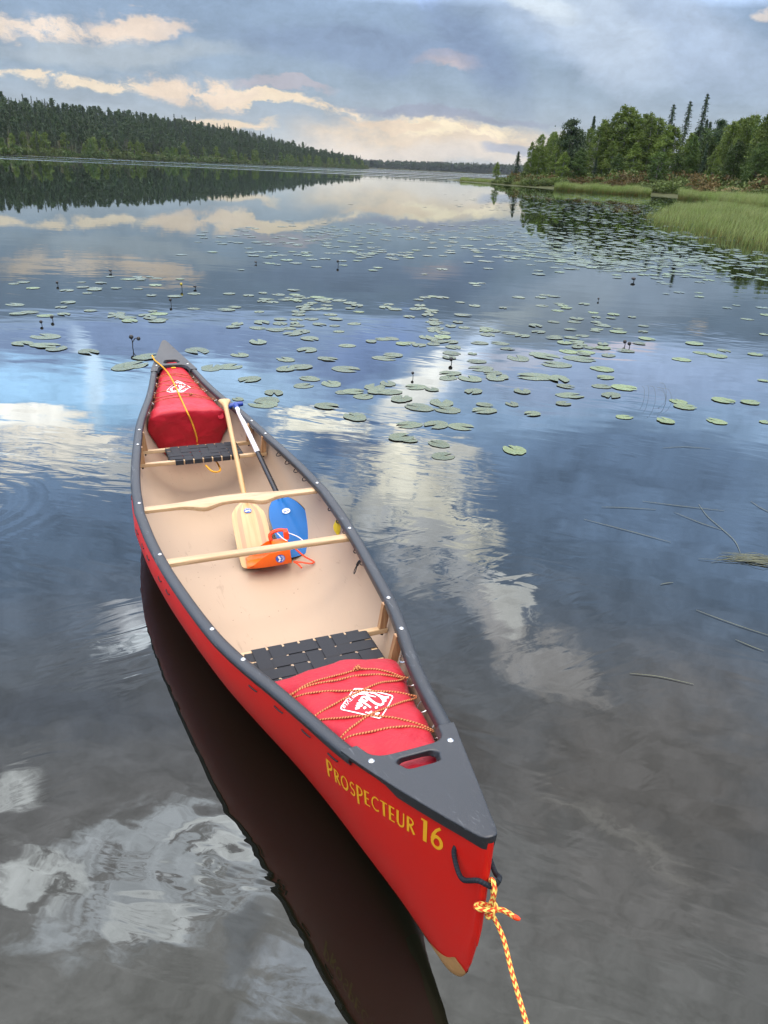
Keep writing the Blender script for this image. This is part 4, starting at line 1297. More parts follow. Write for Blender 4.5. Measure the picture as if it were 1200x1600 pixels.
# ------------------------------------------------------------------ bailer
bb = (0.105, 0.135, 0.0)
bail = thing('bailer', 'orange plastic bailer scoop lying on the paddle blades', 'bailer', bb)
g = Geo()
def bail_ring(y, hw, h, lo, th_):
    # trough open to the top: outer skin then back along the inner skin
    o_ = [(-hw, h), (-hw * .97, lo + .018), (-hw * .80, lo + .003), (0, lo), (hw * .80, lo + .003), (hw * .97, lo + .018), (hw, h)]
    i_ = [(a * (1 - th_ / hw), max(b_ - .0, lo + th_) if b_ < lo + .01 else b_) for a, b_ in reversed(o_)]
    return [(x_, y, z_) for x_, z_ in o_ + i_]
rs = [bail_ring(-.105, .050, .012, .002, .003), bail_ring(-.075, .062, .030, .001, .003), bail_ring(-.035, .068, .062, 0, .003), bail_ring(.0, .070, .082, 0, .003), bail_ring(.05, .070, .086, 0, .003), bail_ring(.088, .066, .086, 0, .003)]
g.rings(rs)
g.rings([[(-.066, .088, .0865), (.066, .088, .0865), (.060, .088, .004), (-.060, .088, .004)], [(-.064, .094, .085), (.064, .094, .085), (.058, .094, .006), (-.058, .094, .006)]])
g.rings([[(-.0665, .02, .0868), (.0665, .02, .0868), (.0665, .02, .083), (-.0665, .02, .083)], [(-.0640, .091, .0868), (.0640, .091, .0868), (.0640, .091, .083), (-.0640, .091, .083)]])
scoop = g.build('scoop', M['orange'], bail, bevel=0.0015)
hd_ = empty('tmp')
bpy.data.objects.remove(hd_)
g = Geo()
hp = catmull([(-.060, .02, .084), (-.074, .020, .112), (-.078, .045, .126), (-.078, .078, .126), (-.072, .098, .112), (-.058, .096, .084)], 6)
g.tube(hp, 0.0085, 10, flat=1.5)
g.box((-.066, .092, .105), (.040, .022, .044))
g.build('handle', M['red_orange'], bail, bevel=0.003)
g = Geo()
Rb = Matrix.Rotation(0, 3, 'X')
tmp = badge(scoop, 0, 0, 0, .021, False)
tmp.rotation_euler = (0, math.radians(90), 0); tmp.location = (.0712, .045, .046); tmp.rotation_euler = (math.radians(90), math.radians(0), math.radians(90))
bail.location = W(0.098, 0.140, 0.010); bail.scale = (1.14, 1.10, 1.0); bail.rotation_euler = (math.radians(6), math.radians(-4), HD - 0.16)
cd = Geo()
cd.tube(catmull([(.035, .105, .09), (.06, .150, .035), (.085, .190, .008), (.095, .172, .006), (.075, .135, .010), (.062, .105, .012), (.085, .118, .010), (.12, .130, .004)], 6), 0.0042, 8)
cd.build('tether', M['red_orange'], bail)
cd = Geo()
cd.tube(catmull([(-.078, .05, .12), (-.04, .072, .10), (-.02, .09, .09)], 5), 0.0026, 6)
cd.tube(catmull([(-.06, .10, .115), (-.045, .15, .085), (-.01, .19, .04)], 5), 0.0026, 6)
cd.build('white_string', M['white'], bail)

# ------------------------------------------------------------------ mooring rope
base = tuple(low)
mr = thing('mooring_rope', 'yellow and red zigzag mooring rope knotted to the bow loop', 'rope', base)
g = Geo(base); rr_ = 0.0055
lw = low
kn = Vector((2.485, 0.0, 0.450))
# bight through the grab loop, two strands down to the knot
g.tube(catmull([kn + Vector((.002, -.006, .004)), lw + Vector((.014, -.006, -.022)), lw + Vector((.013, -.003, .004)), lw + Vector((.0, .0, .0135)), lw + Vector((-.012, .003, .002)), lw + Vector((-.004, .007, -.028)), kn + Vector((.0, .007, .006))], 7), rr_, 10)
# turns of the knot
g.tube(catmull([kn + Vector((.000, .010, -.004)), kn + Vector((-.010, .0, -.003)), kn + Vector((-.016, -.018, .002)), kn + Vector((-.010, -.028, .004)), kn + Vector((.002, -.022, .009)), kn + Vector((.010, -.005, .009)), kn + Vector((.010, .009, .004)), kn + Vector((.016, .020, .005)), kn + Vector((.021, .031, -.002)), kn + Vector((.028, .042, -.010))], 6), rr_ * 1.0, 10)
g.tube(catmull([kn + Vector((-.007, .007, .008)), kn + Vector((.008, .008, .011)), kn + Vector((.013, -.002, .0)), kn + Vector((.010, -.008, -.011)), kn + Vector((-.003, -.003, -.015)), kn + Vector((-.005, .007, -.009))], 5, True), rr_, 10, closed=True)
e1 = kn + Vector((.028, .042, -.010))
g.tube([e1, e1 + Vector((.005, .007, -.003)), e1 + Vector((.008, .011, -.004))], [rr_ * 1.02, rr_ * .95, rr_ * .5], 10, 1)
# standing part to the shore
def wp_(px, py, t): o_, d_ = canoe_ray(px, py); return o_ + d_ * t
def at_u(px, py, u):
    o_, d_ = canoe_ray(px, py); return o_ + d_ * ((u - o_.x) / d_.x)
g.tube(catmull([kn + Vector((.004, .0, -.004)), at_u(786, 1465, 2.53), at_u(800, 1520, 2.59), at_u(823, 1600, 2.68), at_u(853, 1700, 2.80), at_u(900, 1850, 2.98)], 10), rr_ * .92, 10)
g.build('rope', [M['mooring'], M['red_orange']], mr)

# ------------------------------------------------------------------ lake
RINGS = []
for px, py, k, r0, amp in ((-90, 790, 60, 0.9, 0.0005), (330, 1350, 46, 0.30, 0.0004)):
    p = on_water(px, py); RINGS.append((p.x, p.y, k, r0, amp))
WAVES = []
for px, py, sl, r0, amp in ((60, 745, 0, 1.3, .0034), (330, 1370, 0, .42, .0026), (620, 740, 0, 1.4, .0019), (830, 1000, 1, .8, .0016), (190, 1000, 1, .6, .0020), (720, 860, 1, .8, .0014), (960, 1250, 1, .5, .0006), (40, 1230, 1, .3, .0014)):
    p = on_water(px, py); WAVES.append((p.x, p.y, sl, r0, amp))
M['water'] = water_mat()
water_line = []
for i in range(90):
    u = -2.30 + 4.30 * i / 89
    if K(u) < -0.004: water_line.append((u, max(0.0, B_hull(u, 0.0) - 0.004)))
hole = [W(u, b_, 0).xy for u, b_ in water_line] + [W(u, -b_, 0).xy for u, b_ in reversed(water_line)]
hole = [h for i, h in enumerate(hole) if (h - hole[i - 1]).length > 1e-4]
V, T = polyfill([(-3000, -80), (3000, -80), (3000, 2600), (-3000, 2600)], [[tuple(h) for h in hole]], 0)
me = mesh_data('lake_water', [(v.x, v.y, 0.0) for v in V], T, M['water'], smooth=False)
bm = bmesh.new(); bm.from_mesh(me); bmesh.ops.recalc_face_normals(bm, faces=bm.faces)
if sum(f_.normal.z for f_ in bm.faces) < 0: bmesh.ops.reverse_faces(bm, faces=bm.faces)
bm.to_mesh(me); bm.free()
tag(link('lake_water', me), kind='structure')

# ------------------------------------------------------------------ lily pads
def pad_mesh(i, mat_):
    r_ = random.Random(100 + i)
    notch = r_.uniform(.10, .34); N = 26
    P = [(0, 0, .007)]; F = []
    ph = [r_.uniform(0, 6.28) for _ in range(4)]
    curl = r_.choice([0, 0, 0, 0, .05]); rg = [r_.uniform(-1, 1) for _ in range(40)]
    for ring_, rad in enumerate((.45, .78, 1.0)):
        for k in range(N + 1):
            a = notch + (2 * PI - 2 * notch) * k / N
            w = 1 + .05 * math.sin(2 * a + ph[0]) + .03 * math.sin(3 * a + ph[1]) + .015 * math.sin(7 * a + ph[2])
            lobes = 1 + 0.10 * math.exp(-((a - notch) / .4) ** 2) + 0.10 * math.exp(-((2 * PI - notch - a) / .4) ** 2)
            rr = rad * w * lobes * (1 + (.035 * rg[k] + (-.10 if rg[(k * 3) % 40] > .86 else 0)) * (1 if ring_ == 2 else 0))
            z = .006 + .008 * rad * rad * math.sin(2 * a + ph[3]) * rad + curl * max(0, math.cos(a - ph[1])) ** 3 * rad ** 3 - .006 * rad * rad
            P.append((rr * math.cos(a) * 1.12, rr * math.sin(a) * .96, max(z, .0)))
    for k in range(N): F.append((0, 1 + k, 2 + k))
    for ring_ in range(2):
        o = 1 + ring_ * (N + 1)
        for k in range(N): F.append((o + k, o + N + 1 + k, o + N + 2 + k, o + k + 1))
    return mesh_data('lily_pad', P, F, mat_, True)
PADS = [pad_mesh(i, M['pad'] if i < 7 else M['pad_light']) for i in range(10)]
pads = []     # x, y, radius, turn, variant, hand-placed
def add_pad(px, py, w, light=False):
    p = on_water(px, py)
    d = (p - CAM).length
    pads.append((p.x, p.y, max(.05, w / F_PX * d * .5 * .81), rng.uniform(0, 6.28), rng.randrange(7, 10) if light else rng.randrange(0, 7), True))
HAND = [(804, 704, 46, 1), (686, 694, 40, 0), (692, 713, 42, 0), (626, 684, 46, 0), (640, 688, 30, 0), (627, 624, 42, 0), (655, 637, 50, 0), (690, 630, 46, 0), (700, 641, 46, 0), (640, 664, 44, 0), (682, 664, 46, 0), (720, 667, 44, 0),
        (757, 642, 42, 0), (757, 633, 28, 0), (610, 613, 40, 0), (606, 600, 32, 0), (650, 605, 38, 0), (675, 609, 26, 0), (740, 612, 34, 0), (704, 584, 36, 0), (700, 591, 34, 0), (745, 565, 32, 0), (752, 576, 44, 0), (776, 590, 46, 0), (770, 583, 34, 0), (735, 592, 44, 0),
        (705, 552, 32, 0), (702, 559, 26, 0), (738, 553, 18, 0), (816, 612, 32, 0), (810, 560, 44, 0), (850, 556, 52, 0), (870, 570, 50, 0), (905, 561, 50, 0), (838, 589, 60, 0), (872, 592, 44, 0), (884, 604, 30, 0), (890, 618, 44, 0), (880, 631, 28, 0), (832, 647, 30, 0), (800, 632, 26, 0),
        (941, 577, 40, 1), (946, 590, 30, 1), (940, 604, 32, 0), (975, 606, 42, 1), (955, 618, 36, 0), (975, 652, 28, 1), (1040, 658, 32, 1), (1070, 636, 36, 1), (1060, 628, 30, 1), (1130, 626, 36, 1), (1172, 629, 30, 1), (1120, 659, 32, 1), (1196, 660, 20, 1), (1120, 556, 34, 1), (1180, 554, 24, 1), (1065, 562, 30, 1), (1085, 537, 30, 1), (1192, 595, 14, 1),
        (35, 537, 34, 0), (72, 526, 46, 0), (88, 545, 36, 0), (70, 540, 44, 0), (138, 550, 36, 0), (205, 571, 54, 0), (232, 558, 48, 0), (192, 575, 40, 0), (308, 548, 46, 0), (332, 575, 44, 0), (360, 573, 42, 0), (375, 555, 32, 0), (403, 535, 34, 0), (480, 547, 38, 0), (512, 561, 34, 0),
        (390, 593, 40, 0), (412, 632, 50, 0), (428, 614, 36, 0), (418, 626, 46, 0), (372, 624, 20, 0), (447, 562, 34, 0), (470, 574, 40, 0), (446, 577, 36, 0), (484, 592, 36, 0), (518, 600, 40, 0), (474, 603, 36, 0), (537, 613, 30, 0), (540, 577, 48, 0), (552, 612, 38, 0), (585, 605, 40, 0), (568, 620, 36, 0), (510, 635, 42, 0), (555, 652, 46, 0), (592, 612, 40, 0), (600, 560, 40, 0), (615, 555, 34, 0)]
for a in HAND: add_pad(a[0], a[1], a[2], bool(a[3]))
def in_canoe(x, y, m=.14):
    q = _hi @ Vector((x, y, 0)); return abs(q.x) < 2.5 and abs(q.y) < B_out(q.x) + m
def scatter(n_cl, box, per, spread, rmin, rmax, light=.15, lo=None):
    for _ in range(n_cl):
        px = rng.uniform(box[0], box[2]); py = box[1] + (box[3] - box[1]) * rng.random() ** .85
        if lo and not lo(px, py): continue
        c = on_water(px, py)
        k = rng.randint(*per); sp = spread * rng.uniform(.5, 1.2); n0 = len(pads)
        for _i in range(k):
            x = c.x + rng.gauss(0, sp); y = c.y + rng.gauss(0, sp * 1.0); r_ = rng.uniform(rmin, rmax)
            if in_canoe(x, y): continue
            if any((x - q[0]) ** 2 + (y - q[1]) ** 2 < (.72 * (r_ + q[2])) ** 2 for q in pads[-90:]) or any((x - q[0]) ** 2 + (y - q[1]) ** 2 < (.9 * (r_ + q[2])) ** 2 for q in pads[:len(HAND)]): continue
            pads.append((x, y, r_, rng.uniform(0, 6.28), rng.randrange(7, 10) if rng.random() < light else rng.randrange(0, 7), False))
scatter(14, (50, 432, 480, 520), (3, 9), .34, .062, .108)
scatter(16, (380, 405, 760, 500), (2, 8), .36, .062, .108)
scatter(11, (440, 500, 720, 545), (1, 4), .25, .062, .108)
scatter(14, (690, 445, 1010, 545), (2, 7), .36, .062, .108, .2)
scatter(7, (1000, 450, 1200, 560), (1, 4), .36, .062, .108, .4)
scatter(21, (300, 370, 800, 412), (3, 9), .9, .09, .14)
scatter(20, (450, 350, 800, 376), (4, 10), 1.6, .10, .15)
scatter(150, (815, 318, 1120, 412), (5, 11), 1.3, .10, .15, .1, lambda x, y: y < 300 + (x - 700) * .42 + 60 and x < 1010 + (y - 320) * 2.2)
scatter(60, (770, 298, 1040, 330), (8, 16), 2.6, .12, .17, .1)
scatter(39, (960, 370, 1200, 440), (3, 8), .8, .09, .13, .3, lambda x, y: y > 330 + (x - 1000) * .34)
far_sort = sorted(pads, key=lambda p: (not p[5], p[0] ** 2 + p[1] ** 2))
def in_view(x, y):
    d = Vector((x, y, 0)) - CAM; w_ = d.dot(_fw)
    if w_ < .1: return False
    return abs(d.dot(CR) / w_ * F_PX) < 640 and abs(d.dot(CU) / w_ * F_PX) < 830
near_p = [p for p in far_sort if in_view(p[0], p[1])][:296]
near_set = set(id(p) for p in near_p)
_hm2 = _hi
CLUSTERS = [(3, 4, 'ragged pair nearest the right gunwale'), (5, 8, 'four behind the row of three'), (9, 11, 'row behind the overlapping pair'), (12, 13, 'stacked pair right of the row of four'), (14, 17, 'loose four on bright reflection'),
            (19, 25, 'tight cluster of seven'), (26, 28, 'trio behind the tight cluster'), (30, 33, 'four right of the tight cluster'), (34, 40, 'chain of seven on dark water'), (41, 45, 'five around the brightest two'),
            (46, 58, 'scattered pale pads near the right edge'), (59, 62, 'four pads at the far left edge'), (64, 66, 'three left of the far canoe tip'), (67, 71, 'five right of the far canoe tip'), (72, 73, 'two pads beyond the far canoe tip'), (74, 78, 'five pads nearest the paddle grips')]
ORD = ['leftmost', 'second', 'third', 'fourth', 'fifth', 'sixth', 'seventh', 'eighth', 'ninth', 'tenth', 'eleventh', 'twelfth', 'thirteenth']
def pad_label(i, p):
    if i == 0: return 'lone pale green heart shaped lily pad farthest forward on open water'
    if i == 1: return 'upper one of two overlapping lily pads right of the canoe'
    if i == 2: return 'lower one of two overlapping lily pads right of the canoe'
    if i == 18: return 'single round lily pad below the tight cluster of seven'
    if i == 29: return 'single small lily pad right of the tight cluster of seven'
    if i == 63: return 'single small lily pad left of the forked bud'
    for a_, b_, ph in CLUSTERS:
        if a_ <= i <= b_:
            order = sorted(range(a_, b_ + 1), key=lambda k: pads[k][0] / max(.1, pads[k][1]))
            n_ = order.index(i)
            return ORD[n_] + (' lily pad of the ' if n_ == 0 else ' lily pad from the left in the ') + ph
    q = _hi @ Vector((p[0], p[1], 0))
    tone = 'pale green' if p[4] >= 7 else 'grey green'
    if q.y < -0.1 and q.x < -1.9: where = 'floating beyond and left of the canoe stern'
    elif q.x < -2.6 and abs(q.y) < 2.2: where = 'floating beyond the far end of the canoe'
    elif (p[0] ** 2 + p[1] ** 2) ** .5 < 7.5 and q.y < 2.3: where = 'floating in the bright cloud reflection beside the canoe'
    elif (p[0] ** 2 + p[1] ** 2) ** .5 < 9: where = 'floating on dark blue water far right of canoe'
    else: where = 'floating in the wide drift of pads mid lake'
    return tone + ' round lily pad ' + where
for i, p in enumerate(near_p):
    o = link('lily_pad', PADS[p[4]])
    o.location = (p[0], p[1], 0.003 + 0.0012 * (i % 5)); o.rotation_euler = (0, 0, p[3]); o.scale = (p[2], p[2], p[2])
    tag(o, pad_label(pads.index(p), p), 'lily pad', 'lily pads floating on the lake')
rest = [p for p in pads if id(p) not in near_set]
def merge(name, items, mats_of):
    """one mesh from many transformed copies: items = (mesh, matrix 3x3 scale/turn, location)"""
    Vs, Fs, Ms, o = [], [], [], 0
    cache = {}
    for me_, sc, rz, loc in items:
        if me_.name not in cache:
            co = np.empty(len(me_.vertices) * 3, dtype=np.float32); me_.vertices.foreach_get('co', co)
            cache[me_.name] = (co.reshape(-1, 3), [tuple(pl.vertices) for pl in me_.polygons], [pl.material_index for pl in me_.polygons], me_)
        co, fs, ms, _m = cache[me_.name]
        c, s = math.cos(rz), math.sin(rz)
        R = np.array([[c, -s, 0], [s, c, 0], [0, 0, 1]], dtype=np.float32)
        Vs.append((co * np.asarray(sc, dtype=np.float32)) @ R.T + np.asarray(loc, dtype=np.float32))
        Fs.append((fs, o)); Ms += [mats_of.index(_m.materials[k]) for k in ms]; o += len(co)
    V_ = np.concatenate(Vs)
    F_ = [tuple(i + o_ for i in f_) for fs, o_ in Fs for f_ in fs]
    me = mesh_data(name, V_, F_, mats_of, False, Ms)
    return me
lo_pads = []
for i in range(4):
    r_ = random.Random(i); N = 9; nt = .3
    P = [(0, 0, .01)] + [((1 + .08 * math.sin(2 * a + i)) * math.cos(a) * 1.1, (1 + .06 * math.sin(3 * a + i)) * math.sin(a), .006 + .012 * max(0, math.sin(a + i)) ** 4) for a in [nt + (2 * PI - 2 * nt) * k / N for k in range(N + 1)]]
    lo_pads.append(mesh_data('lily_pad_far', P, [(0, 1 + k, 2 + k) for k in range(N)], M['pad'] if i < 3 else M['pad_light'], False))
if rest:
    items = [(lo_pads[3 if p[4] >= 7 else p[4] % 3], (p[2], p[2], p[2] * 1.6), p[3], (p[0], p[1], 0.003 + 0.001 * (k % 6))) for k, p in enumerate(rest)]
    tag(link('far_lily_pads', merge('far_lily_pads', items, [M['pad'], M['pad_light']])), 'carpet of far lily pads on the dark tree reflection', 'lily pads', None, 'stuff')

# lily buds standing above the water
def bud_mesh(kind):
    g = Geo(); r_ = random.Random(kind)
    h = (.055, .03, .09, .06)[kind]
    g.tube(catmull([(0, 0, -.02), (.004, .003, h * .5), (-.004, .002, h * .9)], 5), .0045, 6)
    rs = []
    for t in range(7):
        a = PI * t / 6; rad = .019 * math.sin(a) + .002
        rs.append([(-.004 + rad * math.cos(k * PI / 5), .002 + rad * math.sin(k * PI / 5), h * .9 + .016 - .02 * math.cos(a)) for k in range(10)])
    g.rings(rs, 1)
    if kind == 2:
        g.tube(catmull([(0, 0, .04), (.03, .01, .085), (.055, .02, .08)], 4), .004, 6)
        rs = []
        for t in range(6):
            a = PI * t / 5; rad = .016 * math.sin(a) + .002
            rs.append([(.058 + rad * math.cos(k * PI / 5), .02 + rad * math.sin(k * PI / 5), .083 - .018 * math.cos(a)) for k in range(10)])
        g.rings(rs, 1)
    o = g.build('lily_bud', [M['bud'], M['bud_yellow'] if kind == 3 else M['bud']])
    return o
protos = [bud_mesh(k) for k in range(4)]
BUDS = [(207, 543, 2, 1.15, 'dark forked lily bud standing tall left of the canoe stern'), (284, 452, 3, 1.1, 'yellowish lily bud on a dark stem amid the pads'), (267, 476, 0, 1.0, 'dark upright lily bud between pads up left'), (528, 415, 0, 1.3, 'dark lily bud pair standing mid lake'),
        (90, 446, 1, 1.0, ''), (82, 501, 1, 1.0, ''), (65, 508, 1, .9, ''), (173, 426, 1, 1.4, ''), (305, 451, 1, 1.3, ''), (935, 470, 1, .8, ''), (990, 440, 1, 2.2, 'largest dark bud lump floating alone on the grey right water'), (645, 590, 0, .7, ''), (705, 568, 1, 1.1, ''), (976, 540, 1, 1.1, ''), (983, 543, 1, 1.1, ''), (400, 412, 1, 1.3, ''), ]
used = set()
for px, py, k, s, lab in BUDS:
    if k not in used: o = protos[k]; used.add(k)
    else: o = protos[k].copy(); COL.objects.link(o)
    p = on_water(px, py); o.location = p; o.scale = (s, s, s * (.6 if k == 1 and s > 1.2 else 1)); o.rotation_euler = (0, 0, rng.uniform(-.4, .4))
    tag(o, lab or ('low dark lily bud poking out of the water among pads' if py > 480 else 'small dark lily bud far out among the drifting pads'), 'lily bud', 'lily buds among the pads')

# ------------------------------------------------------------------ loose grass stems on the water
STEMS = [([(940, 792), (975, 793), (1025, 796)], 'short pale grass stem floating level left of the crossed stems'), ([(1004, 783), (1060, 790), (1132, 798)], 'long pale grass stem floating beneath the crossing one'), ([(912, 811), (985, 830), (1048, 847)], 'long single grass stem floating slantwise apart on the left'),
         ([(1053, 800), (1095, 817), (1130, 828)], 'thin grass stem floating slantwise behind the bent one'), ([(1092, 788), (1105, 806), (1128, 826), (1148, 845), (1157, 864)], 'bent grass stem curving down to the straw tangle'), ([(1173, 783), (1190, 794), (1215, 806)], 'grass stem floating at the right edge above the tangle'),
         ([(1088, 953), (1125, 967), (1165, 981), (1215, 997)], 'pale grass stem floating below the tangle at right'), ([(1149, 999), (1175, 1010), (1194, 1017)], 'shortest pale stem floating below the long right stem'), ([(984, 1052), (1030, 1057), (1084, 1069)], 'yellowish grass stem floating alone lowest on the water'), ([(1034, 700), (1070, 698), (1110, 701)], 'pale broad grass blade floating highest near the pads'),
         ([(1032, 913), (1042, 911), (1052, 910)], 'tiny curved straw floating in the middle right')]
for pts, lab in STEMS:
    ps = [on_water(a, b_, .004) for a, b_ in pts]
    c = ps[len(ps) // 2].copy(); c.z = 0
    g = Geo(c)
    cp_ = catmull(ps, 8); n_ = len(cp_)
    g.tube(cp_, [.0008 + .0012 * math.sin(PI * (i + .5) / n_) for i in range(n_)], 5, flat=.6)
    o = g.build('floating_straw', M['stem']); o.location = c
    tag(o, lab, 'straw', 'loose grass stems on the water')
c = on_water(1175, 876); g = Geo(c)
for k in range(46):
    a = rng.uniform(-.25, .25); L = rng.uniform(.12, .36); ox, oy = rng.gauss(0.03, .07), rng.gauss(0, .022)
    bow = rng.uniform(-.04, .04)
    pts = [c + Vector((ox + (t - .5) * L * math.cos(a) , oy + (t - .5) * L * math.sin(a) + bow * math.sin(PI * t), .004 + .004 * k / 46 + .006 * math.sin(PI * t))) for t in (0, .25, .5, .75, 1)]
    g.tube(pts, [.0006, .0011, .0013, .0010, .0004], 4)
o = g.build('straw_tangle', M['stem']); o.location = c
tag(o, 'tangled clump of floating straw at the right edge', 'straw clump')
g = Geo(on_water(1030, 628)); c = on_water(1030, 628)
for k in range(7):
    a = rng.uniform(0, 6.28); q = c + Vector((rng.gauss(0, .10), rng.gauss(0, .05), 0)); h = rng.uniform(.06, .16)
    g.tube(catmull([q, q + Vector((.02 * math.cos(a), .0, h * .6)), q + Vector((.05 * math.cos(a), .02, h)), q + Vector((.10 * math.cos(a), .03, h * 1.05))], 4), [.0010] * 12 + [.0005], 4)
o = g.build('grass_tuft', M['stem']); o.location = c
tag(o, 'sparse tuft of thin stems sticking out of the water right of the pads', 'grass tuft')

# ------------------------------------------------------------------ vegetation builders (return meshes)
def rand_quads(C, size, R, droop=0.0, aspect=1.0):
    """random leaf quads at centres C (n,3)"""
    n = len(C)
    a = R.normal(size=(n, 3)); a[:, 2] *= 0.7; a[:, 2] -= droop
    a /= np.linalg.norm(a, axis=1, keepdims=True)
    b_ = R.normal(size=(n, 3)); b_ -= a * (a * b_).sum(1, keepdims=True); b_ /= np.linalg.norm(b_, axis=1, keepdims=True)
    s = size * R.uniform(.6, 1.35, size=(n, 1))
    a = a * s * .5 * aspect; b_ = b_ * s * .5
    return np.stack([C - a - b_ * .35, C - a * .1 + b_, C + a + b_ * .2, C + a * .2 - b_], axis=1)

def limb_tubes(limbs, trunk, mat_, name):
    g = Geo()
    for pts, r0, r1 in [trunk] + limbs:
        n = len(pts)
        g.tube(pts, [r0 + (r1 - r0) * i / (n - 1) for i in range(n)], 7 if r0 > .08 else 4, caps=False)
    me = mesh_data(name, g.v, g.f, mat_, True)
    return me

def broadleaf(seed, H, Rw, low, nl, leaf, mat_, bark, lean=0.02, per=60, power=.75, stems=1):
    R = np.random.default_rng(seed); r_ = random.Random(seed)
    trunkline = lambda t: Vector((lean * H * t * t + .02 * H * math.sin(3 * t + seed) * t, .015 * H * math.sin(4 * t + seed * 2) * t, H * .97 * t))
    trunk = ([trunkline(k / 9) for k in range(10)], H * .012 + .03, .012)
    limbs, C = [], []
    for i in range(nl):
        t0 = low + (1 - low) * ((i + r_.random()) / nl) ** .9 * .97
        xx = (t0 - low) / (1 - low); env = min(1.0, 1.55 * (xx + .08) ** .4 * max(.02, 1.02 - xx) ** .75)
        L = Rw * env * r_.uniform(.55, 1.18)
        az = i * 2.4 + r_.uniform(-.6, .6)
        p0 = trunkline(t0 * .96)
        rise = r_.uniform(.25, .75)
        d = Vector((math.cos(az), math.sin(az), rise))
        pts = [p0 + d * (L * s) + Vector((0, 0, -.22 * L * s * s * s)) for s in (0, .35, .7, 1.0)]
        limbs.append((pts, .012 + .012 * L, .006))
        k = int(per * (.4 + L / Rw))
        s = R.uniform(.25, 1.08, size=k) ** .8
        base_ = np.array([list(p0 + d * (L * float(x)) + Vector((0, 0, -.22 * L * float(x) ** 3))) for x in s])
        spread = np.stack([R.normal(0, .17 * L + .12, k), R.normal(0, .17 * L + .12, k), R.normal(-.03 * L, .14 * L + .12, k)], axis=1)
        # a few tight clumps on every limb leave gaps between them
        nc = 4 + int(L * 1.2); cen = R.integers(0, k, nc); pick = cen[R.integers(0, nc, k)]
        base_ = base_ * .45 + base_[pick] * .55
        C.append(base_ + spread * .8)
    C = np.concatenate(C)
    return limb_tubes(limbs, trunk, bark, 'trunk'), quads_data('crown', rand_quads(C, leaf, R, .35), mat_)

def spruce(seed, H, Rw, mat_, bark, layers=26, per=9, narrow=1.0, seg=5, low=.06, leaf=.5):
    R = np.random.default_rng(seed); r_ = random.Random(seed)
    trunk = ([Vector((.01 * H * math.sin(seed + 2 * t) * t, 0, H * t)) for t in (0, .25, .5, .75, 1)], H * .011 + .02, .015)
    C, D = [], []
    for i in range(layers):
        t = low + (1 - low) * (i / layers) ** .95
        rad = Rw * (1 - t) ** narrow * r_.uniform(.55, 1.2) + .08
        for k in range(per):
            az = r_.uniform(0, 6.28); L = rad * r_.uniform(.6, 1.15); droop = r_.uniform(.15, .55)
            for j in range(seg):
                s = (j + .6) / seg
                C.append((L * s * math.cos(az) + trunk[0][2].x * 0, L * s * math.sin(az), H * t - L * s * droop + .25 * L * s * s * droop + r_.gauss(0, .05)))
                D.append((math.cos(az), math.sin(az), -droop * .8))
    C = np.array(C) + R.normal(0, .05, (len(C), 3)); D = np.array(D)
    n = len(C)
    side = np.stack([-D[:, 1], D[:, 0], R.normal(0, .35, n)], axis=1)
    ln = leaf * R.uniform(.6, 1.3, (n, 1)); wd = leaf * R.uniform(.35, .7, (n, 1))
    a = D * ln * .6; b_ = side * wd * .6
    up = np.array([[0, 0, 1.0]]) * R.normal(0, .12, (n, 1))
    V_ = np.stack([C - a - b_ * .6 + up, C + b_, C + a - up, C - b_], axis=1)
    return limb_tubes([], trunk, bark, 'trunk'), quads_data('crown', V_, mat_)

def pine(seed, H, Rw, mat_, bark, leaf=.4, clumps=26, per=60, low=.42):
    R = np.random.default_rng(seed); r_ = random.Random(seed)
    tl = lambda t: Vector((.02 * H * math.sin(2.2 * t + seed), .012 * H * math.sin(3 * t), H * .97 * t))
    trunk = ([tl(k / 8) for k in range(9)], H * .013 + .02, .02)
    limbs, C = [], []
    for i in range(clumps):
        t = low + (1 - low) * (i + r_.random()) / clumps
        L = Rw * (math.sin(PI * min(1, (t - low) / (1 - low) * .78 + .2)) ** .8) * r_.uniform(.4, 1.1)
        az = r_.uniform(0, 6.28); p0 = tl(t * .97); d = Vector((math.cos(az), math.sin(az), r_.uniform(.05, .5)))
        p1 = p0 + d * L
        limbs.append(([p0, (p0 + p1) / 2 + Vector((0, 0, -.04 * L)), p1], .03 + .01 * L, .012))
        sz = .34 + .22 * L
        C.append(np.array([list(p1)]) + R.normal(0, 1, (per, 3)) * np.array([[sz, sz, sz * .5]]))
        C.append(np.array([list(p0 + d * L * .6)]) + R.normal(0, 1, (per // 2, 3)) * np.array([[sz * .8, sz * .8, sz * .4]]))
    return limb_tubes(limbs, trunk, bark, 'trunk'), quads_data('crown', rand_quads(np.concatenate(C), leaf, R, 0), mat_)

def bush(seed, H, Rw, mat_, leaf=.22, n=900):
    R = np.random.default_rng(seed)
    cl = np.stack([R.uniform(-1, 1, 26) * Rw, R.uniform(-1, 1, 26) * Rw * .8, R.uniform(.12, .95, 26) * H], axis=1)
    cl[:, 2] *= 1 - .45 * ((cl[:, 0] / Rw) ** 2 + (cl[:, 1] / Rw) ** 2) / 2
    C = cl[R.integers(0, 26, n)] + R.normal(0, 1, (n, 3)) * np.array([[Rw * .16, Rw * .16, H * .13]])
    C[:, 2] = np.maximum(C[:, 2], .02)
    stems = []
    for k in range(7):
        q = cl[k * 3]; stems.append(([Vector((q[0] * .2, q[1] * .2, -.2)), Vector((q[0] * .6, q[1] * .6, q[2] * .6)), Vector(q)], .025, .008))
    st = limb_tubes(stems[1:], stems[0], M['bark_dark'], 'stems')
    return st, quads_data('leaves', rand_quads(C, leaf, R, -.2), mat_)

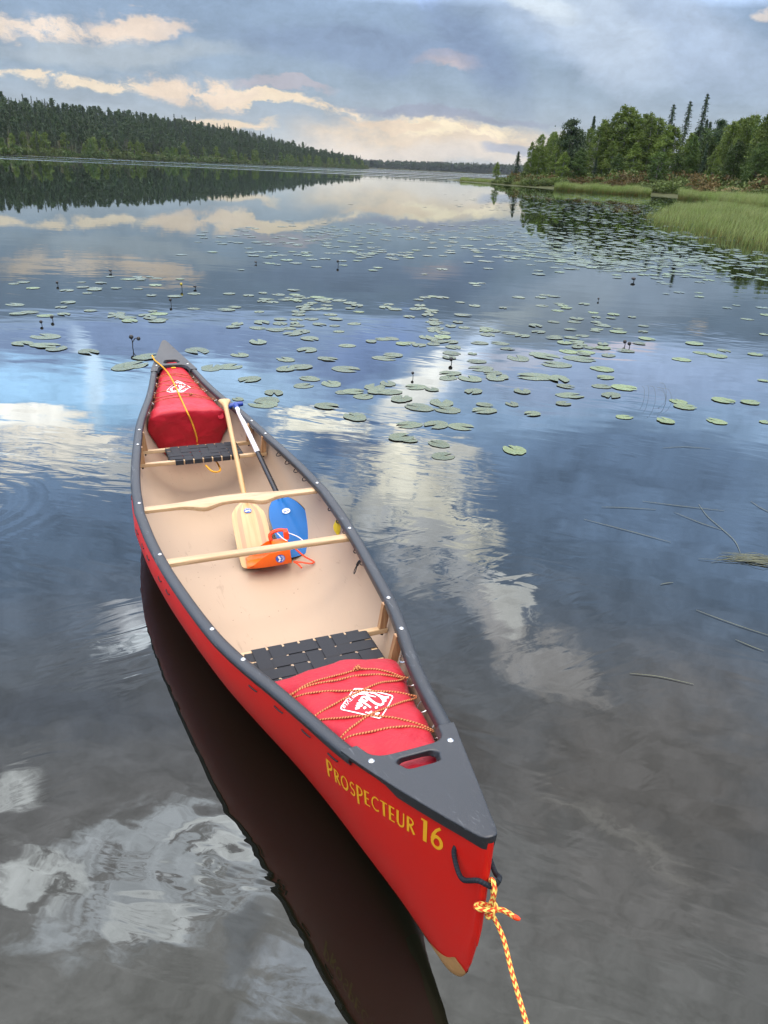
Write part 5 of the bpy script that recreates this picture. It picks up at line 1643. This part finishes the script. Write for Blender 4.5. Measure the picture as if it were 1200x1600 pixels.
# ------------------------------------------------------------------ right bank
def pix_at(px, py, dist):
    d = ground_dir(px, py); return Vector((d.x * dist, d.y * dist, 0))
SHORE = [pix_at(716, 282, 178), pix_at(770, 288, 158), pix_at(830, 293, 140), pix_at(930, 299, 128), pix_at(1010, 303, 122), pix_at(1060, 306, 112), pix_at(1130, 308, 92), pix_at(1200, 312, 74), Vector((60, 48, 0)), Vector((90, 10, 0)), Vector((130, -60, 0))]
poly = [(p.x, p.y) for p in SHORE] + [(700, -60), (700, 620), (180, 480), (70, 330), (28, 235), (12, 205)]
def point_poly(x, y):
    ins = False; dmin = 1e9; j = len(poly) - 1
    for i in range(len(poly)):
        a, b_ = poly[i], poly[j]
        if (a[1] > y) != (b_[1] > y) and x < (b_[0] - a[0]) * (y - a[1]) / (b_[1] - a[1]) + a[0]: ins = not ins
        ex, ey = b_[0] - a[0], b_[1] - a[1]
        t = max(0, min(1, ((x - a[0]) * ex + (y - a[1]) * ey) / (ex * ex + ey * ey)))
        dmin = min(dmin, math.hypot(x - a[0] - ex * t, y - a[1] - ey * t)); j = i
    return dmin if ins else -dmin
def bank_h(x, y):
    d = point_poly(x, y)
    return max(-.6, min(1.4, d * .07 + .05 + .12 * mnoise.noise(Vector((x * .15, y * .15, 0)))))
xs = [0 + 4 * i for i in range(60)] + [260, 300, 360, 440, 560, 700]; ys = [-60, -30, 0] + [12 + 4 * i for i in range(75)] + [330, 370, 430, 520, 620]
Vt = [(x, y, bank_h(x, y)) for y in ys for x in xs]; nx = len(xs); Ft = []
for j in range(len(ys) - 1):
    for i in range(nx - 1):
        q = (j * nx + i, j * nx + i + 1, (j + 1) * nx + i + 1, (j + 1) * nx + i)
        if max(Vt[k][2] for k in q) > -.55: Ft.append(q)
tag(link('ground_right_bank', mesh_data('ground_right_bank', Vt, Ft, M['soil'])), kind='structure')

# tree kinds for the grove
KIND = {
    'birch_a': ('birch_tree', broadleaf(1, 14, 3.6, .10, 56, .21, M['birch'], M['bark_birch'], .02, 200)),
    'birch_b': ('birch_tree', broadleaf(2, 14, 3.0, .12, 52, .20, M['birch'], M['bark_birch'], -.02, 180)),
    'birch_c': ('birch_tree', broadleaf(3, 12, 2.2, .14, 44, .19, M['birch'], M['bark_birch'], .03, 150)),
    'birch_pale': ('birch_tree', broadleaf(4, 6, 2.0, .16, 38, .16, M['birch_pale'], M['bark_birch'], .01, 130)),
    'alder_a': ('alder_tree', broadleaf(5, 13, 3.4, .05, 56, .21, M['alder'], M['bark_dark'], .0, 200)),
    'alder_b': ('alder_tree', broadleaf(6, 12, 3.0, .05, 52, .21, M['alder'], M['bark_dark'], .02, 200)),
    'pine_a': ('pine_tree', pine(7, 14, 2.5, M['pine'], M['bark_dark'], .24, 46, 130, .22)),
    'pine_b': ('pine_tree', pine(8, 12, 2.0, M['pine'], M['bark_dark'], .24, 40, 120, .24)),
    'spruce_a': ('spruce_tree', spruce(9, 17, 3.3, M['needle'], M['bark_dark'], 34, 12, .62, 6, .06, .34)),
    'spruce_b': ('spruce_tree', spruce(10, 14, 2.6, M['needle'], M['bark_dark'], 36, 13, .75, 7, .04, .34)),
}
BASE_H = {'birch_a': 14, 'birch_b': 14, 'birch_c': 12, 'birch_pale': 6, 'alder_a': 13, 'alder_b': 12, 'pine_a': 14, 'pine_b': 12, 'spruce_a': 17, 'spruce_b': 14}
def plant_tree(kind, px, ptop, dist, wide, label, group='trees of the right bank grove', tilt=0.0):
    name, (tm, cm) = KIND[kind]
    d = ground_dir(px, (ptop + 285) / 2); p = Vector((d.x * dist, d.y * dist, 0)); p.z = max(0, bank_h(p.x, p.y)) - .1
    dt = ray(px, ptop); top = CAM_H + dist * dt.z / math.hypot(dt.x, dt.y)
    s = (top - p.z) / BASE_H[kind]
    wide *= 1.12 if kind[0] in 'ab' else 1.05
    o = empty(name, p, rng.uniform(0, 6.28)); o.scale = (s * wide, s * wide, s)
    if tilt: o.rotation_euler = (0, tilt, 0)
    tag(o, label, name.replace('_', ' '), group)
    link('trunk', tm, o); link('crown', cm, o)
    return o
GROVE = [
    ('birch_b', 862, 198, 157, .8, 'upright birch just right of the leftmost tall birch'), ('birch_c', 875, 196, 154, .9, 'slim birch touching the left side of the dense pine'), ('birch_b', 932, 184, 150, .8, 'upright birch rising between the pines and the largest crown'), ('birch_b', 958, 166, 151, .85, 'upright birch forming the left half of the largest crown'), ('birch_b', 990, 162, 149, .85, 'upright birch forming the right half of the largest crown'),
    ('birch_b', 1014, 172, 147, .8, 'upright birch at the right shoulder of the largest crown'), ('birch_c', 1038, 186, 143, 1.0, 'slim birch before the leftmost spire'), ('birch_c', 1074, 200, 141, 1.0, 'slim birch between the middle and the tallest spire'), ('birch_b', 1144, 180, 137, .8, 'upright birch left of the broad birch near the right edge'), ('birch_b', 1162, 172, 133, .8, 'upright birch right of the broad birch near the right edge'), ('birch_b', 1200, 160, 122, .9, 'upright birch before the tall dark tree at the right edge'), ('birch_c', 830, 216, 158, .8, 'slim short birch left of the leftmost tall birch'),
    ('birch_c', 776, 250, 168, 1.0, 'small pale birch at the very point of the bank'), ('spruce_b', 808, 236, 160, 1.5, 'small dark spruce on the point among low bushes'), ('birch_c', 822, 250, 156, 1.2, 'low bushy birch right of the small spruce on the point'),
    ('birch_b', 842, 203, 158, .8, 'tall thin birch standing leftmost of the high trees'), ('birch_c', 856, 208, 160, 1.0, 'thin birch beside the leftmost tall birch'), ('birch_c', 868, 222, 150, 1.1, 'short birch in front of the gap left of the dense pine'), ('pine_a', 889, 181, 152, 1.05, 'dense dark pine with a pointed top on the left of the grove'), ('pine_b', 902, 200, 156, .9, 'slim pine close to the dense dark pine'),
    ('birch_c', 917, 192, 160, .9, 'narrow birch between the dense pine and the big birch'), ('spruce_b', 922, 180, 166, .9, 'thin dark spruce peeping over the narrow birch'), ('birch_b', 945, 178, 152, 1.0, 'birch at the left shoulder of the largest crown'), ('birch_a', 975, 156, 150, 1.15, 'largest birch with the broadest rounded crown in the grove'), ('birch_a', 1004, 168, 152, 1.0, 'big birch right of the largest crown'), ('birch_b', 1025, 174, 148, 1.2, 'rounded birch left of the two dark spires'),
    ('spruce_a', 1041, 161, 156, .95, 'dark narrow spruce leftmost of the three spires'), ('spruce_a', 1066, 156, 158, .9, 'dark narrow spruce in the middle of the three spires'), ('spruce_a', 1091, 144, 146, .8, 'tallest spruce spire standing above the whole grove'), ('birch_b', 1053, 190, 144, 1.0, 'birch in front of the middle spire'),
    ('alder_b', 1080, 206, 140, .8, 'dark leafy tree beneath the tallest spire'), ('pine_a', 1119, 182, 146, .8, 'dark pine in the dip right of the tallest spire'), ('alder_a', 1108, 208, 142, .8, 'dark leafy tree before the pine in the dip'), ('birch_b', 1135, 186, 140, .9, 'birch right of the pine in the dip'), ('birch_a', 1152, 176, 138, 1.0, 'broad birch nearing the right edge'), ('birch_b', 1170, 168, 134, 1.0, 'tall birch second from the right edge'), ('alder_a', 1190, 172, 126, 1.0, 'tall dark leafy tree at the right edge'), ('birch_a', 1212, 150, 124, 1.0, 'tallest leafy tree cut by the right edge'),
    ('alder_a', 1150, 212, 126, 1.0, 'dark rounded tree low in front at right'), ('birch_pale', 1029, 234, 134, 1.0, 'light green young birch in front of the grove'), ('spruce_b', 930, 244, 140, .9, 'small conical spruce low before the big birch'), ('birch_c', 955, 214, 146, 1.2, 'leafy birch low under the largest crown'), ('birch_c', 990, 216, 144, 1.2, 'leafy birch low right under the largest crown'),
    ('alder_b', 905, 226, 146, 1.0, 'dark leafy tree low by the dense pine'), ('alder_b', 1015, 222, 150, 1.0, 'dark leafy tree behind the light young birch'), ('alder_a', 1185, 216, 118, 1.0, 'dark leafy tree low by the right edge'), ('birch_c', 880, 232, 146, 1.2, 'small leafy birch below the dense pine'), ('alder_b', 965, 236, 142, 1.1, 'low dark leafy tree in the middle of the grove'),
    ('alder_b', 1060, 236, 138, 1.1, 'low dark leafy tree left of the tallest spire foot'), ('birch_c', 1115, 230, 132, 1.1, 'low leafy birch right of the tallest spire foot'), ('spruce_b', 1100, 222, 134, .9, 'dark wide spruce at the foot of the tallest spire'),
    ('birch_a', 1250, 150, 122, 1.1, 'leafy tree just beyond the right edge of the view'), ('alder_a', 1290, 160, 116, 1.1, 'outermost leafy tree beyond the right edge'),
]
for a in GROVE: plant_tree(*a, tilt=(.018 if a[0] == 'spruce_a' else 0.0))
for k in range(40):
    px = rng.uniform(835, 1230); kd = rng.choice(['alder_a', 'alder_b', 'pine_a', 'spruce_b', 'birch_b'])
    plant_tree(kd, px, rng.uniform(192, 222) - (px - 930) * .04 + max(0, 930 - px) * .10, rng.uniform(158, 185), rng.uniform(.9, 1.15), 'leafy tree standing hidden at the back of the grove' if kd[0] in 'ab' else 'dark conifer standing hidden at the back of the grove', 'back row trees of the right grove')

# shrubs along the bank
BUSH = {'rust': [bush(20 + i, 1.5, 1.7, M['rust']) for i in range(3)], 'olive': [bush(30 + i, 1.4, 1.7, M['olive']) for i in range(3)], 'dry': [bush(40 + i, 1.0, 1.5, M['dry'], .16) for i in range(2)]}
def plant_bush(kind, px, py, dist, s, label):
    st, lv = rng.choice(BUSH[kind])
    p = pix_at(px, py, dist); p.z = max(.0, bank_h(p.x, p.y)) - .08
    o = empty('shrub', p, rng.uniform(0, 6.28)); o.scale = (s, s, s * rng.uniform(.85, 1.15))
    tag(o, label, 'shrub', 'shrubs along the right bank')
    link('stems', st, o); link('leaves', lv, o)
for k in range(58):
    px = 775 + 430 * (k + rng.random()) / 58
    dist = np.interp(px, [770, 830, 1000, 1100, 1210], [158, 143, 127, 116, 100]) + rng.uniform(0, 6)
    kd = rng.choice(['rust', 'olive', 'olive']) if px < 1100 else rng.choice(['olive', 'dry', 'olive', 'rust'])
    spot = 'on the point' if px < 860 else 'below the big birch' if px < 1000 else 'below the dark spires' if px < 1100 else 'towards the right edge'
    plant_bush(kd, px, 290, dist, rng.uniform(.55, 1.05), {'rust': 'rusty brown', 'olive': 'olive green', 'dry': 'straw coloured'}[kd] + ' low shrub ' + spot + ' of the bank')
for k in range(40):
    px = 800 + 410 * (k + rng.random()) / 40
    dist = np.interp(px, [770, 830, 1000, 1100, 1210], [160, 148, 134, 124, 110]) + rng.uniform(0, 8)
    plant_bush('olive' if k % 3 else 'rust', px, 286, dist, rng.uniform(.95, 1.6), 'tall ' + ('olive' if k % 3 else 'rusty') + ' shrub closing the foot of the ' + ('left grove' if px < 960 else 'middle grove' if px < 1090 else 'right grove'))

# sedge beds: blades growing from the shallows
def sedge(name, polygon, n, h0, h1, width, label, lean=(.35, -.1), dens=None):
    R = np.random.default_rng(len(name) + n)
    px = np.array([p[0] for p in polygon]); py = np.array([p[1] for p in polygon])
    pts = []
    while len(pts) < n:
        q = R.uniform([px.min(), py.min()], [px.max(), py.max()], (n, 2))
        ins = np.zeros(n, bool); j = len(polygon) - 1
        for i in range(len(polygon)):
            a, b_ = polygon[i], polygon[j]
            c = ((a[1] > q[:, 1]) != (b_[1] > q[:, 1])) & (q[:, 0] < (b_[0] - a[0]) * (q[:, 1] - a[1]) / (b_[1] - a[1] + 1e-12) + a[0])
            ins ^= c; j = i
        pts += list(q[ins])
    P = np.array(pts[:n])
    h = R.uniform(h0, h1, n) * (1 + .20 * np.sin(P[:, 0] * 1.3 + P[:, 1] * .6) * np.cos(P[:, 1] * .9) + .22 * np.sin(P[:, 0] * 4.1 + 2 * np.sin(P[:, 1] * 2.3)) * np.sin(P[:, 1] * 3.7))
    az = R.uniform(0, 2 * PI, n); w = width * R.uniform(.6, 1.3, n)
    wx, wy = np.cos(az) * w * .5, np.sin(az) * w * .5
    bend = R.uniform(.15, .6, n) * h
    bx = lean[0] * bend + R.normal(0, .16, n) * h; by = lean[1] * bend + R.normal(0, .16, n) * h
    z0 = np.full(n, -.05)
    b0 = np.stack([P[:, 0], P[:, 1], z0], 1)
    m1 = b0 + np.stack([bx * .35, by * .35, h * .62], 1); t1 = b0 + np.stack([bx, by, h * .96], 1)
    wv = np.stack([wx, wy, np.zeros(n)], 1)
    Q1 = np.stack([b0 - wv, b0 + wv, m1 + wv * .85, m1 - wv * .85], 1); Q2 = np.stack([m1 - wv * .85, m1 + wv * .85, t1 + wv * .12, t1 - wv * .12], 1)
    V_ = np.concatenate([Q1, Q2])
    ru = R.uniform(0, 1, n)
    uv1 = np.stack([np.stack([ru, np.zeros(n)], 1), np.stack([ru, np.zeros(n)], 1), np.stack([ru, np.full(n, .62)], 1), np.stack([ru, np.full(n, .62)], 1)], 1)
    uv2 = np.stack([np.stack([ru, np.full(n, .62)], 1)] * 2 + [np.stack([ru, np.ones(n)], 1)] * 2, 1)
    me = quads_data(name, V_, M['sedge'], None, False, np.concatenate([uv1, uv2]))
    tag(link(name, me), label, 'sedge', None, 'stuff')
def wpoly(l): return [tuple(on_water(a, b_).xy) for a, b_ in l]
near_bed = wpoly([(1018, 345), (1032, 352), (1060, 358), (1100, 368), (1150, 380), (1200, 392), (1260, 404)])
tail = [(30, 20), (44, 34), (40, 52), tuple(on_water(1200, 318).xy), tuple(on_water(1120, 319).xy), tuple(on_water(1060, 325).xy), tuple(on_water(1035, 332).xy)]
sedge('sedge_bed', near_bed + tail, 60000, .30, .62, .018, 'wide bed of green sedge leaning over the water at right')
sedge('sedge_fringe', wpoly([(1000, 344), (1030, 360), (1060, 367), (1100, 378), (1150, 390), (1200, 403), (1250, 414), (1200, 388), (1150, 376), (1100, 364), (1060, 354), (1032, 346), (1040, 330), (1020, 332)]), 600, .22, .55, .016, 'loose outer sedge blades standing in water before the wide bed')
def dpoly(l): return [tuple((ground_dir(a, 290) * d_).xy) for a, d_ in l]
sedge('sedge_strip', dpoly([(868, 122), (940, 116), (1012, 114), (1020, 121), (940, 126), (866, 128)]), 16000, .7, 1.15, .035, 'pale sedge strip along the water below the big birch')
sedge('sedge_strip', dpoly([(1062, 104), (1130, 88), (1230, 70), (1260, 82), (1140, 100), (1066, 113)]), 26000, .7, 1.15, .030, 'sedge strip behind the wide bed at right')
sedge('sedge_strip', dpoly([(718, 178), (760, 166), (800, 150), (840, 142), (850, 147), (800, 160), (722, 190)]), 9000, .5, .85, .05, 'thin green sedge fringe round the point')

# ------------------------------------------------------------------ far left forest
SH = [Vector((-262, 120, 0)), Vector((-225, 250, 0)), Vector((-192, 388, 0)), Vector((-172, 500, 0)), Vector((-146, 640, 0)), Vector((-112, 820, 0)), Vector((-72, 980, 0)), Vector((-44, 1085, 0)), Vector((-60, 1180, 0)), Vector((-140, 1300, 0))]
cum = [0]
for a, b_ in zip(SH[:-1], SH[1:]): cum.append(cum[-1] + (b_ - a).length)
def shore_at(s):
    for i in range(len(SH) - 1):
        if s <= cum[i + 1] or i == len(SH) - 2:
            t = (s - cum[i]) / (cum[i + 1] - cum[i]); d = (SH[i + 1] - SH[i]).normalized()
            return SH[i].lerp(SH[i + 1], t), Vector((-d.y, d.x, 0))
hill_max = interp([(0, 13), (270, 14), (500, 18), (700, 19), (850, 13), (930, 6), (985, 2), (1060, 1.5), (1250, 2)])
def hill_h(s, d):
    t = max(0, min(1, d / 85)); return .3 + hill_max(s) * (t * t * (3 - 2 * t)) + .25 * min(d, 4) / 4
Vh, Fh = [], []
ds = [-6, 0, 3, 8, 16, 28, 42, 58, 75, 95, 130, 200]
ns = 60
for i in range(ns + 1):
    s = cum[-1] * i / ns; p, nrm = shore_at(s)
    for d in ds:
        q = p + nrm * d; Vh.append((q.x, q.y, hill_h(s, d) if d > 0 else (.1 if d == 0 else -.6)))
for i in range(ns):
    for k in range(len(ds) - 1):
        a = i * len(ds) + k; Fh.append((a, a + 1, a + len(ds) + 1, a + len(ds)))
tag(link('hill_left_shore', mesh_data('hill_left_shore', Vh, Fh, M['soil'])), kind='structure')
def joined(tm, cm, name):
    """one light mesh for a far tree: trunk and crown"""
    it = [(tm, (1, 1, 1), 0, (0, 0, 0)), (cm, (1, 1, 1), 0, (0, 0, 0))]
    return merge(name, it, [tm.materials[0], cm.materials[0]])
FAR = []
for i in range(4): FAR.append(('spruce_tree', 17, joined(*spruce(50 + i, 17, 2.1, M['needle'], M['bark_dark'], 24, 8, .85, 3, .08, .72), 'spruce_tree')))
for i in range(3): FAR.append(('pine_tree', 16, joined(*pine(60 + i, 16, 2.0, M['pine'], M['bark_dark'], .6, 22, 34, .34), 'pine_tree')))
LEAFY = [('birch_tree', 9, joined(*broadleaf(70 + i, 9, 2.6, .03, 24, .5, M['birch_pale'] if i == 0 else M['birch'], M['bark_birch'], .0, 60), 'birch_tree')) for i in range(3)]
SHR = [('shrub', 2, joined(*bush(80 + i, 2.4, 2.6, M['alder'] if i else M['olive'], .6, 240), 'shrub')) for i in range(2)]
forest = []
s = 6.0
while s < cum[-1] - 5:
    row = [(1.0, .5)] + [(3 + 5.0 * k, 1) for k in range(21)]
    for k, (d, _) in enumerate(row):
        if k > 0 and rng.random() < .12: continue
        ss = s + rng.uniform(-2.2, 2.2); dd = d + rng.uniform(-1.8, 1.8)
        p, nrm = shore_at(max(0, min(cum[-1], ss))); q = p + nrm * max(.6, dd)
        z = hill_h(ss, dd)
        if k == 0: kd = rng.choice(SHR); hh = rng.uniform(1.5, 4.0)
        elif k < 3 and rng.random() < (.5 if k == 1 else .2): kd = rng.choice(LEAFY); hh = rng.uniform(6, 13)
        else:
            kd = rng.choice(FAR); hh = rng.uniform(9.5, 18.0) * (.85 if k == 1 else 1.0) * (1.18 if rng.random() < .06 else 1) * (1 - .35 * max(0, min(1, (s - 950) / 150)))
        forest.append((kd, hh, q, z - .2, k, ss))
    s += 4.6
vis = [t for t in forest if in_view(t[2].x, t[2].y) or (abs(math.degrees(math.atan2(t[2].x, t[2].y))) < 27)]
vis_front = sorted([t for t in vis if t[4] <= 5], key=lambda t: t[2].length / t[1])
indiv = vis_front[:290]; iset = set(id(t) for t in indiv)
for kd, hh, q, z, k, ss in indiv:
    o = link(kd[0], kd[2]); sc = hh / kd[1]
    o.location = (q.x, q.y, z); o.rotation_euler = (0, 0, rng.uniform(0, 6.28)); w = sc * rng.uniform(.72, 1.05)
    o.scale = (w, w, sc)
    kind = {'spruce_tree': 'dark spruce', 'pine_tree': 'slim pine', 'birch_tree': 'light green birch', 'shrub': 'low shrub'}[kd[0]]
    spot = 'at the water edge' if k < 2 else 'behind the front trees' if k < 4 else 'deeper in the wood'
    part_ = 'left end' if ss < 420 else 'middle' if ss < 620 else 'far end'
    tag(o, f'{kind} {spot} at the {part_} of the left forest', kd[0].replace('_', ' '), 'trees of the left forest')
items = []
for t in forest:
    if id(t) in iset: continue
    kd, hh, q, z, k, ss = t; sc = hh / kd[1]; w = sc * rng.uniform(.72, 1.05)
    items.append((kd[2], (w, w, sc), rng.uniform(0, 6.28), (q.x, q.y, z)))
allm = [M['needle'], M['pine'], M['birch'], M['birch_pale'], M['alder'], M['olive'], M['bark_dark'], M['bark_birch']]
tag(link('forest_left_shore', merge('forest_left_shore', items, allm)), 'dense conifer forest covering the far left hillside', 'forest', None, 'stuff')

# the bank the photo was taken from, and an unseen wood added to give the hull dark reflections
Vb = []; xb = [-90, -50, -25, -10, -4, 0, 4, 10, 25, 50, 90]; yb = [(-.5, -.35), (-.9, .03), (-2.5, .25), (-6, .55), (-14, 1.0), (-40, 2.0), (-70, 3.0)]
for y_, z_ in yb:
    for x_ in xb: Vb.append((x_, y_ - .012 * abs(x_) + .5 * mnoise.noise(Vector((x_ * .3, y_, 0))), z_ + .08 * mnoise.noise(Vector((x_ * .5, y_ * .5, 2)))))
Fb = [(j * 11 + i, (j + 1) * 11 + i, (j + 1) * 11 + i + 1, j * 11 + i + 1) for j in range(len(yb) - 1) for i in range(10)]
tag(link('ground_near_bank', mesh_data('ground_near_bank', Vb, Fb, M['soil'])), kind='structure')
items = []
for k in range(64):
    x_ = rng.uniform(-60, 60); y_ = -13 - 20 * rng.random() - .1 * abs(x_); kd = rng.choice(LEAFY + FAR[:2]); sc = rng.uniform(9, 14) / kd[1]
    items.append((kd[2], (sc * 1.1, sc * 1.1, sc), rng.uniform(0, 6.28), (x_, y_, 1.0)))
tag(link('added_forest_near_bank', merge('added_forest_near_bank', items, allm)), 'unseen wood added behind the viewer for dark reflections in the hull', 'forest', None, 'stuff')

# far shore closing the lake
Vf, Ff = [], []
for i in range(41):
    x = -1500 + 75 * i
    for (y, z) in ((1880, -.5), (1900, .4), (1960, 2.5 + 2 * math.sin(i * .7)), (2100, 6 + 3 * math.sin(i * .5)), (2500, 9)): Vf.append((x, y + 25 * math.sin(i * .45), z))
for i in range(40):
    for k in range(4): a = i * 5 + k; Ff.append((a, a + 5, a + 6, a + 1))
tag(link('hill_far_shore', mesh_data('hill_far_shore', Vf, Ff, M['soil'])), kind='structure')
items = []
FARLO = [spruce(90 + i, 17, 2.4, M['needle'], M['bark_dark'], 11, 6, .8, 2, .02, 2.2)[1] for i in range(2)] + [pine(95, 16, 2.4, M['pine'], M['bark_dark'], 1.8, 9, 8, .3)[1]]
for k in range(4200):
    x = rng.uniform(-420, 820); r_ = rng.random(); i_ = (x + 1500) / 75
    y = 1905 + 25 * math.sin(i_ * .45) + 110 * r_
    z = .4 + r_ * (5 + 2 * math.sin(i_ * .6)); sc = rng.uniform(.7, 1.15)
    items.append((rng.choice(FARLO), (sc * 1.3, sc * 1.3, sc), rng.uniform(0, 6.28), (x, y, z)))
tag(link('forest_far_shore', merge('forest_far_shore', items, [M['needle'], M['pine']])), 'thin bluish line of forest on the farthest shore', 'forest', None, 'stuff')

# ------------------------------------------------------------------ air between here and the far shores
hz = Geo(); hz.box((0, 1200, 29), (2600, 2600, 60))
hm = bpy.data.materials.new('haze_air'); hm.use_nodes = True; hm.node_tree.nodes.clear()
hb_ = NB(hm.node_tree); pv = hb_.n('ShaderNodeVolumePrincipled'); ho = hb_.n('ShaderNodeOutputMaterial')
pv.inputs['Color'].default_value = (0.86, 0.91, 1.0, 1); pv.inputs['Density'].default_value = 0.00004
hm.node_tree.links.new(pv.outputs[0], ho.inputs['Volume'])
ho_ = hz.build('haze', hm, None, smooth=False)
tag(ho_, 'thin bluish air over the lake and far shores', 'haze', None, 'stuff')
